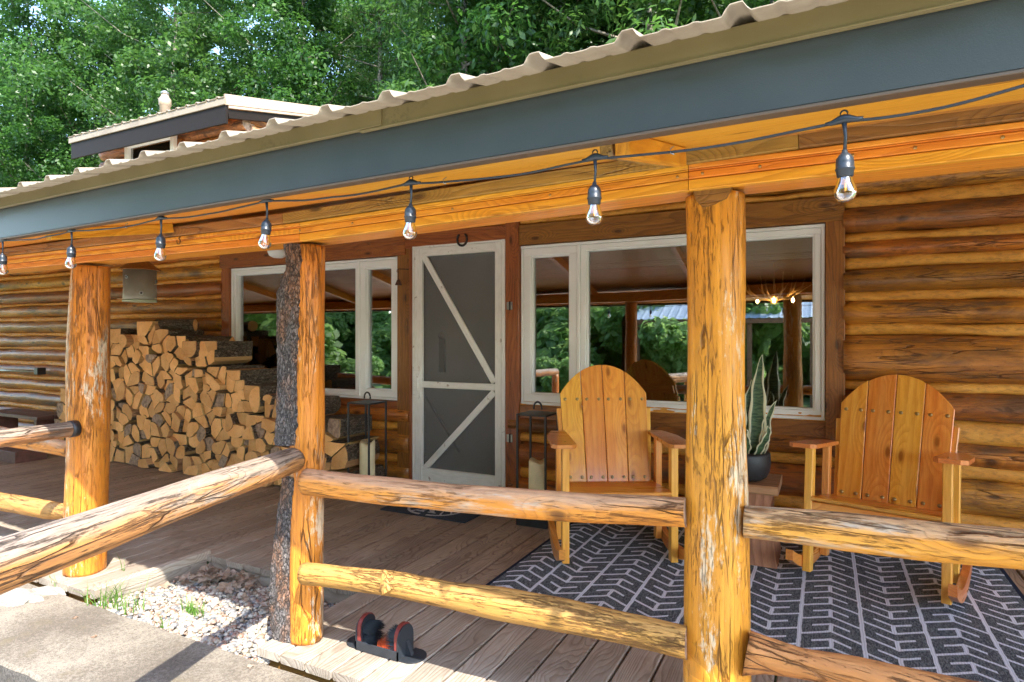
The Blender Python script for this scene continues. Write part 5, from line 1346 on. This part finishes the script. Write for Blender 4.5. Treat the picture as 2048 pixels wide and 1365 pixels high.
w2 = thing('window', 'small white upper window peeking over the porch roof', 'window', (wa.x, wy - .15, 3.0))
sash(w2, wa.x, wb_.x, 3.1, zt2, .075, wy - .19, wy - .13, 'sash', True)
box('room_dark', wa.x + .05, wb_.x - .05, wy - .142, wy - .131, 3.15, zt2 - .05, M['int_dark'], w2)
vp = onY(330, 215, 6.2)
vt = thing('vent_pipe', 'beige roof vent pipe with grey cap on the upper roof', 'vent pipe', vp)
lathe('pipe', [(.075, -.35), (.075, .02), (.09, .03), (.09, .12), (.06, .16), (.05, .20)], M['peach'], vt, vp, 18)
lathe('cap', [(.05, .20), (.062, .205), (.058, .235), (.03, .255), (.001, .26)], M['steel'], vt, vp, 16)

# ============================================================ TREES
def leaf_cloud(n_leaf, crowns, size, rg, narrow=1., droop=0.):
    """crowns: list of (center, radius) clusters; leaves lie in the outer shell"""
    C = np.array([c for c, r in crowns]); Rr = np.array([r for c, r in crowns])
    idx = rg.integers(0, len(crowns), n_leaf)
    d = rg.normal(size=(n_leaf, 3)); d /= np.linalg.norm(d, axis=1)[:, None]
    rad = Rr[idx] * rg.uniform(.25, 1., n_leaf) ** .6
    P = C[idx] + d * rad[:, None] * np.array([1, 1, .75])
    nrm = d * .7 + rg.normal(size=(n_leaf, 3)) * .55 + np.array([0, 0, .55]); nrm /= np.linalg.norm(nrm, axis=1)[:, None]
    a = rg.normal(size=(n_leaf, 3)); a -= nrm * (a * nrm).sum(1)[:, None]; a /= np.linalg.norm(a, axis=1)[:, None]
    b = np.cross(nrm, a); s = size * rg.uniform(.6, 1.25, n_leaf)
    s1 = s[:, None]; w_ = narrow
    q = np.stack([P - a * s1, P + b * s1 * .55 * w_ - a * s1 * .1 + nrm * s1 * .12, P + a * s1, P - b * s1 * .55 * w_ - a * s1 * .1 + nrm * s1 * .12], 1)
    return q.reshape(-1, 3), rg.uniform(0, 1, n_leaf)
def quads_mesh(name, V, C, mat):
    n_ = len(V) // 4; me = bpy.data.meshes.new(name); me.vertices.add(len(V)); me.vertices.foreach_set('co', V.astype(np.float32).ravel())
    me.loops.add(n_ * 4); me.loops.foreach_set('vertex_index', np.arange(n_ * 4, dtype=np.int32)); me.polygons.add(n_)
    me.polygons.foreach_set('loop_start', np.arange(0, n_ * 4, 4, dtype=np.int32)); me.update(calc_edges=True); me.materials.append(mat)
    a = me.attributes.new('col', 'FLOAT', 'FACE'); a.data.foreach_set('value', C.astype(np.float32)); return me
def limb_mesh(name, segs, m=7):
    vs, fs = [], []
    for pts, rads in segs:
        o_ = len(vs)
        for i, p in enumerate(pts):
            t = (pts[min(i + 1, len(pts) - 1)] - pts[max(i - 1, 0)]).normalized(); a = t.cross(Vector((.3, 1, .1))).normalized(); b = t.cross(a)
            for k in range(m):
                q = 2 * math.pi * k / m; vs.append(p + a * rads[i] * math.cos(q) + b * rads[i] * math.sin(q))
        for i in range(len(pts) - 1):
            for k in range(m): fs.append((o_ + i * m + k, o_ + i * m + (k + 1) % m, o_ + (i + 1) * m + (k + 1) % m, o_ + (i + 1) * m + k))
    return mesh(name, vs, fs, M['tbark'], None, True)
def tree_proto(H, spread, seed, n_leaf, size, mat, base=.12, narrow=1.):
    rg = np.random.default_rng(seed); r_ = random.Random(seed)
    trunk = [Vector((.25 * noise.noise(Vector((seed, z * .3, 0))), .25 * noise.noise(Vector((0, z * .3, seed))), z)) for z in np.linspace(0, H, 14)]
    segs = [(trunk, [max(.02, .16 * (1 - i / 14.)) for i in range(14)])]; crowns = []; limbs = []
    for q in range(40):
        z = H * (base + (1 - base) * (q + .5) / 40); t = z / H; L = spread * (math.sin(math.pi * min(1, .18 + .80 * (1 - t) ** .8)) ** .7) * r_.uniform(.65, 1.15)
        a = q * 2.4 + r_.uniform(-.4, .4); s = trunk[min(13, int(t * 13))].copy(); s.z = z
        d = Vector((math.cos(a), math.sin(a), .55)); e = s + d * L; mid = s.lerp(e, .5) + Vector((0, 0, -.1 * L))
        limbs.append(([s, mid, e], [.05 * (1 - t) + .015, .03 * (1 - t) + .01, .006]))
        for f in (.35, .6, .8, 1.): 
            for _ in range(2): crowns.append((np.array(s.lerp(e, f)) + rg.normal(size=3) * .28 * L * f * np.array([1, 1, .6]), r_.uniform(.28, .62) * (spread / 2.2)))
    crowns.append((np.array([0, 0, H]), .5))
    V, C = leaf_cloud(n_leaf, crowns, size, rg, narrow)
    return limb_mesh('trunk', segs), limb_mesh('limbs', limbs, 5), quads_mesh('crown', V, C, mat)
def pine_proto(H, spread, seed):
    rg = np.random.default_rng(seed); trunk = [Vector((0, 0, z)) for z in np.linspace(0, H, 8)]; r_ = random.Random(seed)
    limbs = []; Vs = []; Cs = []
    for q in range(110):
        t = .12 + .86 * q / 110; z = H * t; L = spread * (1 - t) ** .75 * r_.uniform(.7, 1.1) + .15; a = q * 2.4
        s = Vector((0, 0, z)); d = Vector((math.cos(a), math.sin(a), .12)); e = s + d * L; limbs.append(([s, s.lerp(e, .5), e], [.03, .018, .005]))
        n_ = int(260 * L) + 60
        f = rg.uniform(.15, 1., n_); P = np.array(s)[None] + np.array(d)[None] * (L * f)[:, None] + rg.normal(size=(n_, 3)) * .10
        dr = rg.normal(size=(n_, 3)) * .6 + np.array(d)[None] + np.array([0, 0, .3]); dr /= np.linalg.norm(dr, axis=1)[:, None]
        sd = np.cross(dr, rg.normal(size=(n_, 3))); sd /= np.linalg.norm(sd, axis=1)[:, None]; ln = .10
        Vs.append(np.stack([P - sd * .007, P + sd * .007, P + sd * .004 + dr * ln, P - sd * .004 + dr * ln], 1).reshape(-1, 3)); Cs.append(rg.uniform(0, 1, n_))
    return limb_mesh('trunk', [(trunk, [.16 * (1 - i / 8.5) for i in range(8)])]), limb_mesh('limbs', limbs, 4), quads_mesh('crown', np.concatenate(Vs), np.concatenate(Cs), M['needle'])
protos = [tree_proto(14.5, 2.8, 3, 64000, .074, M['leaf'], .06), tree_proto(13.5, 2.5, 8, 60000, .068, M['leaf2'], .06), tree_proto(15.5, 3.1, 15, 66000, .082, M['leaf'], .06), tree_proto(14, 2.7, 23, 54000, .095, M['leaf2'], .06, .55)]
pine = pine_proto(15, 2.6, 4)
def put_tree(pr, x, y, rz, s, label, group, name='broadleaf_tree'):
    t = thing(name, label, 'tree', (x, y, -.42), 0, group)
    t.matrix_basis = Matrix.Translation((x, y, -.42)) @ Matrix.Rotation(rz, 4, 'Z') @ Matrix.Scale(s, 4)
    for nm, me in zip(('trunk', 'limbs', 'crown'), pr):
        o = bpy.data.objects.new(nm, me); col.objects.link(o); o.parent = t
        if nm != 'trunk': o['kind'] = 'stuff'
    return t
GB = 'trees rising behind the cabin'
rowA = [(-45, 13.5, 0), (60, 13.0, 2), (190, 14.5, 0), (350, 13.0, 1), (600, 14.0, 0), (760, 15.0, 'p'), (930, 12.5, 3), (1120, 13.0, 2), (1310, 12.0, 3), (1540, 13.0, 0)]
rowB = [(-160, 18, 1), (60, 19, 2), (240, 19.5, 0), (440, 18, 3), (680, 19.5, 2), (860, 18.5, 1), (1040, 18.5, 0), (1230, 18, 1), (1440, 17.5, 2), (1700, 18, 1)]
rowC = [(-80, 25, 2), (150, 26, 0), (340, 26, 2), (640, 26, 1), (820, 27, 0), (1010, 26, 2), (1230, 26, 0), (1450, 26, 3)]
PL = [(0, 'at the left picture edge'), (120, 'above the far left end of the eave'), (230, 'above the left eave of the upper storey'), (400, 'behind the vent pipe'), (560, 'behind the top corner of the upper storey'), (720, 'right of the upper storey'), (800, 'above the joint in the drip edge'), (900, 'above the drip edge just right of its joint'), (1000, 'above the screen door'), (1090, 'above the narrow casement window'), (1200, 'above the second bulb from the right'), (1270, 'right of the second bulb from the right'), (1400, 'above the thick post'), (1500, 'right of the thick post'), (9999, 'at the right end of the visible trees')]
side = lambda px: next(t for l, t in PL if px < l)
for ri, (row, dn) in enumerate(((rowA, 'front row'), (rowB, 'second row'), (rowC, 'deepest row'))):
    for i, (px, Y, k) in enumerate(row):
        X = wx(px, Y); pr = pine if k == 'p' else protos[k]
        kind = 'feathery bright green pine' if k == 'p' else ['dense dark green tree', 'light fine leaved tree', 'broad dark leaved tree', 'pale long leaved tree'][k]
        put_tree(pr, X, Y, (i * 2.1 + ri) % 6.28, rnd.uniform(.95, 1.12) * (1.15 if ri == 2 else 1.), '%s, %s, %s' % (kind, dn, side(px)), GB, 'pine_tree' if k == 'p' else 'broadleaf_tree')
# yard trees across the clearing: reflected in the windows
yp = [(a, b, quads_mesh('crown', np.array([v.co[:] for v in c.vertices]), np.array([d.value for d in c.attributes['col'].data]), M['yardleaf'])) for a, b, c in protos[:2]]
for i, (x, y, k) in enumerate([(-13, -18, 0), (-9.5, -19, 2), (-6.5, -18.5, 1), (-3.8, -19, 0), (-1.0, -18.5, 3), (2, -19.5, 2), (5, -18, 1), (-17, -16, 2), (-12.2, -15.5, 1), (-21, -13, 0), (-22, -12, 2), (-8.5, -24, 0), (-5, -25, 2), (-1.5, -24, 1), (2, -25, 0), (-13, -24, 1), (-18, -22, 2), (8, -21, 0), (-27, -9, 1), (-30, -13, 2)]):
    put_tree(yp[k % 2], x, y, i * 1.7, .9, 'yard tree across the clearing reflected in the window glass', 'yard trees reflected in the windows')
# low shrubs seen in the reflection
bV, bC = leaf_cloud(9000, [(np.array([rnd.uniform(-.9, .9), rnd.uniform(-.5, .5), rnd.uniform(.2, 1.1)]), .35) for _ in range(16)], .07, np.random.default_rng(2))
bme = quads_mesh('shrub', bV, bC, M['yardleaf'])
for i, (x, y) in enumerate([(-8.6, -4.2), (-10.4, -5), (-12.5, -4.6), (-6.6, -7), (-4.2, -12), (-2.2, -12.4), (-.2, -12), (1.8, -12.4), (-14.5, -3.5), (-3, -9)] + [(-24 + 1.7 * q, -10.6 - (q * 7 % 5) * .5) for q in range(22)]):
    o = obj('shrub', bme, None, Matrix.Translation((x, y, -.42)) @ Matrix.Rotation(i * 1.3, 4, 'Z') @ Matrix.Scale(1. if i < 8 else 1.9 + (i % 3) * .4, 4)); tag(o, 'leafy yard shrub mirrored in the window glass', 'shrub', 'yard shrubs reflected in the windows')
# outbuilding with pale blue roof, mirrored in the picture window
sh_ = thing('outbuilding', 'open outbuilding with pale blue metal roof reflected in the picture window', 'outbuilding', (-2.7, -9, -.42))
ex0, ex1 = -4.9, -.2
vs = []; xs = np.arange(ex0, ex1, .06)
for (y, z) in ((-8.0, 1.85), (-10.6, 3.1)):
    for i, x in enumerate(xs): vs.append((x, y, z + (.02 if i % 4 == 0 else 0)))
nx = len(xs); fs = [(i, i + 1, nx + i + 1, nx + i) for i in range(nx - 1)]
obj('metal_roof', mesh('metal_roof', vs, fs, M['blue_roof']), sh_)
box('eave_board', ex0, ex1, -8.03, -8.0, 1.72, 1.84, M['shed_wood'], sh_)
for x in (ex0 + .1, -3.3, -1.8, ex1 - .1): box('post', x - .06, x + .06, -8.2, -8.08, -.42, 1.75, M['shed_wood'], sh_, 'z')
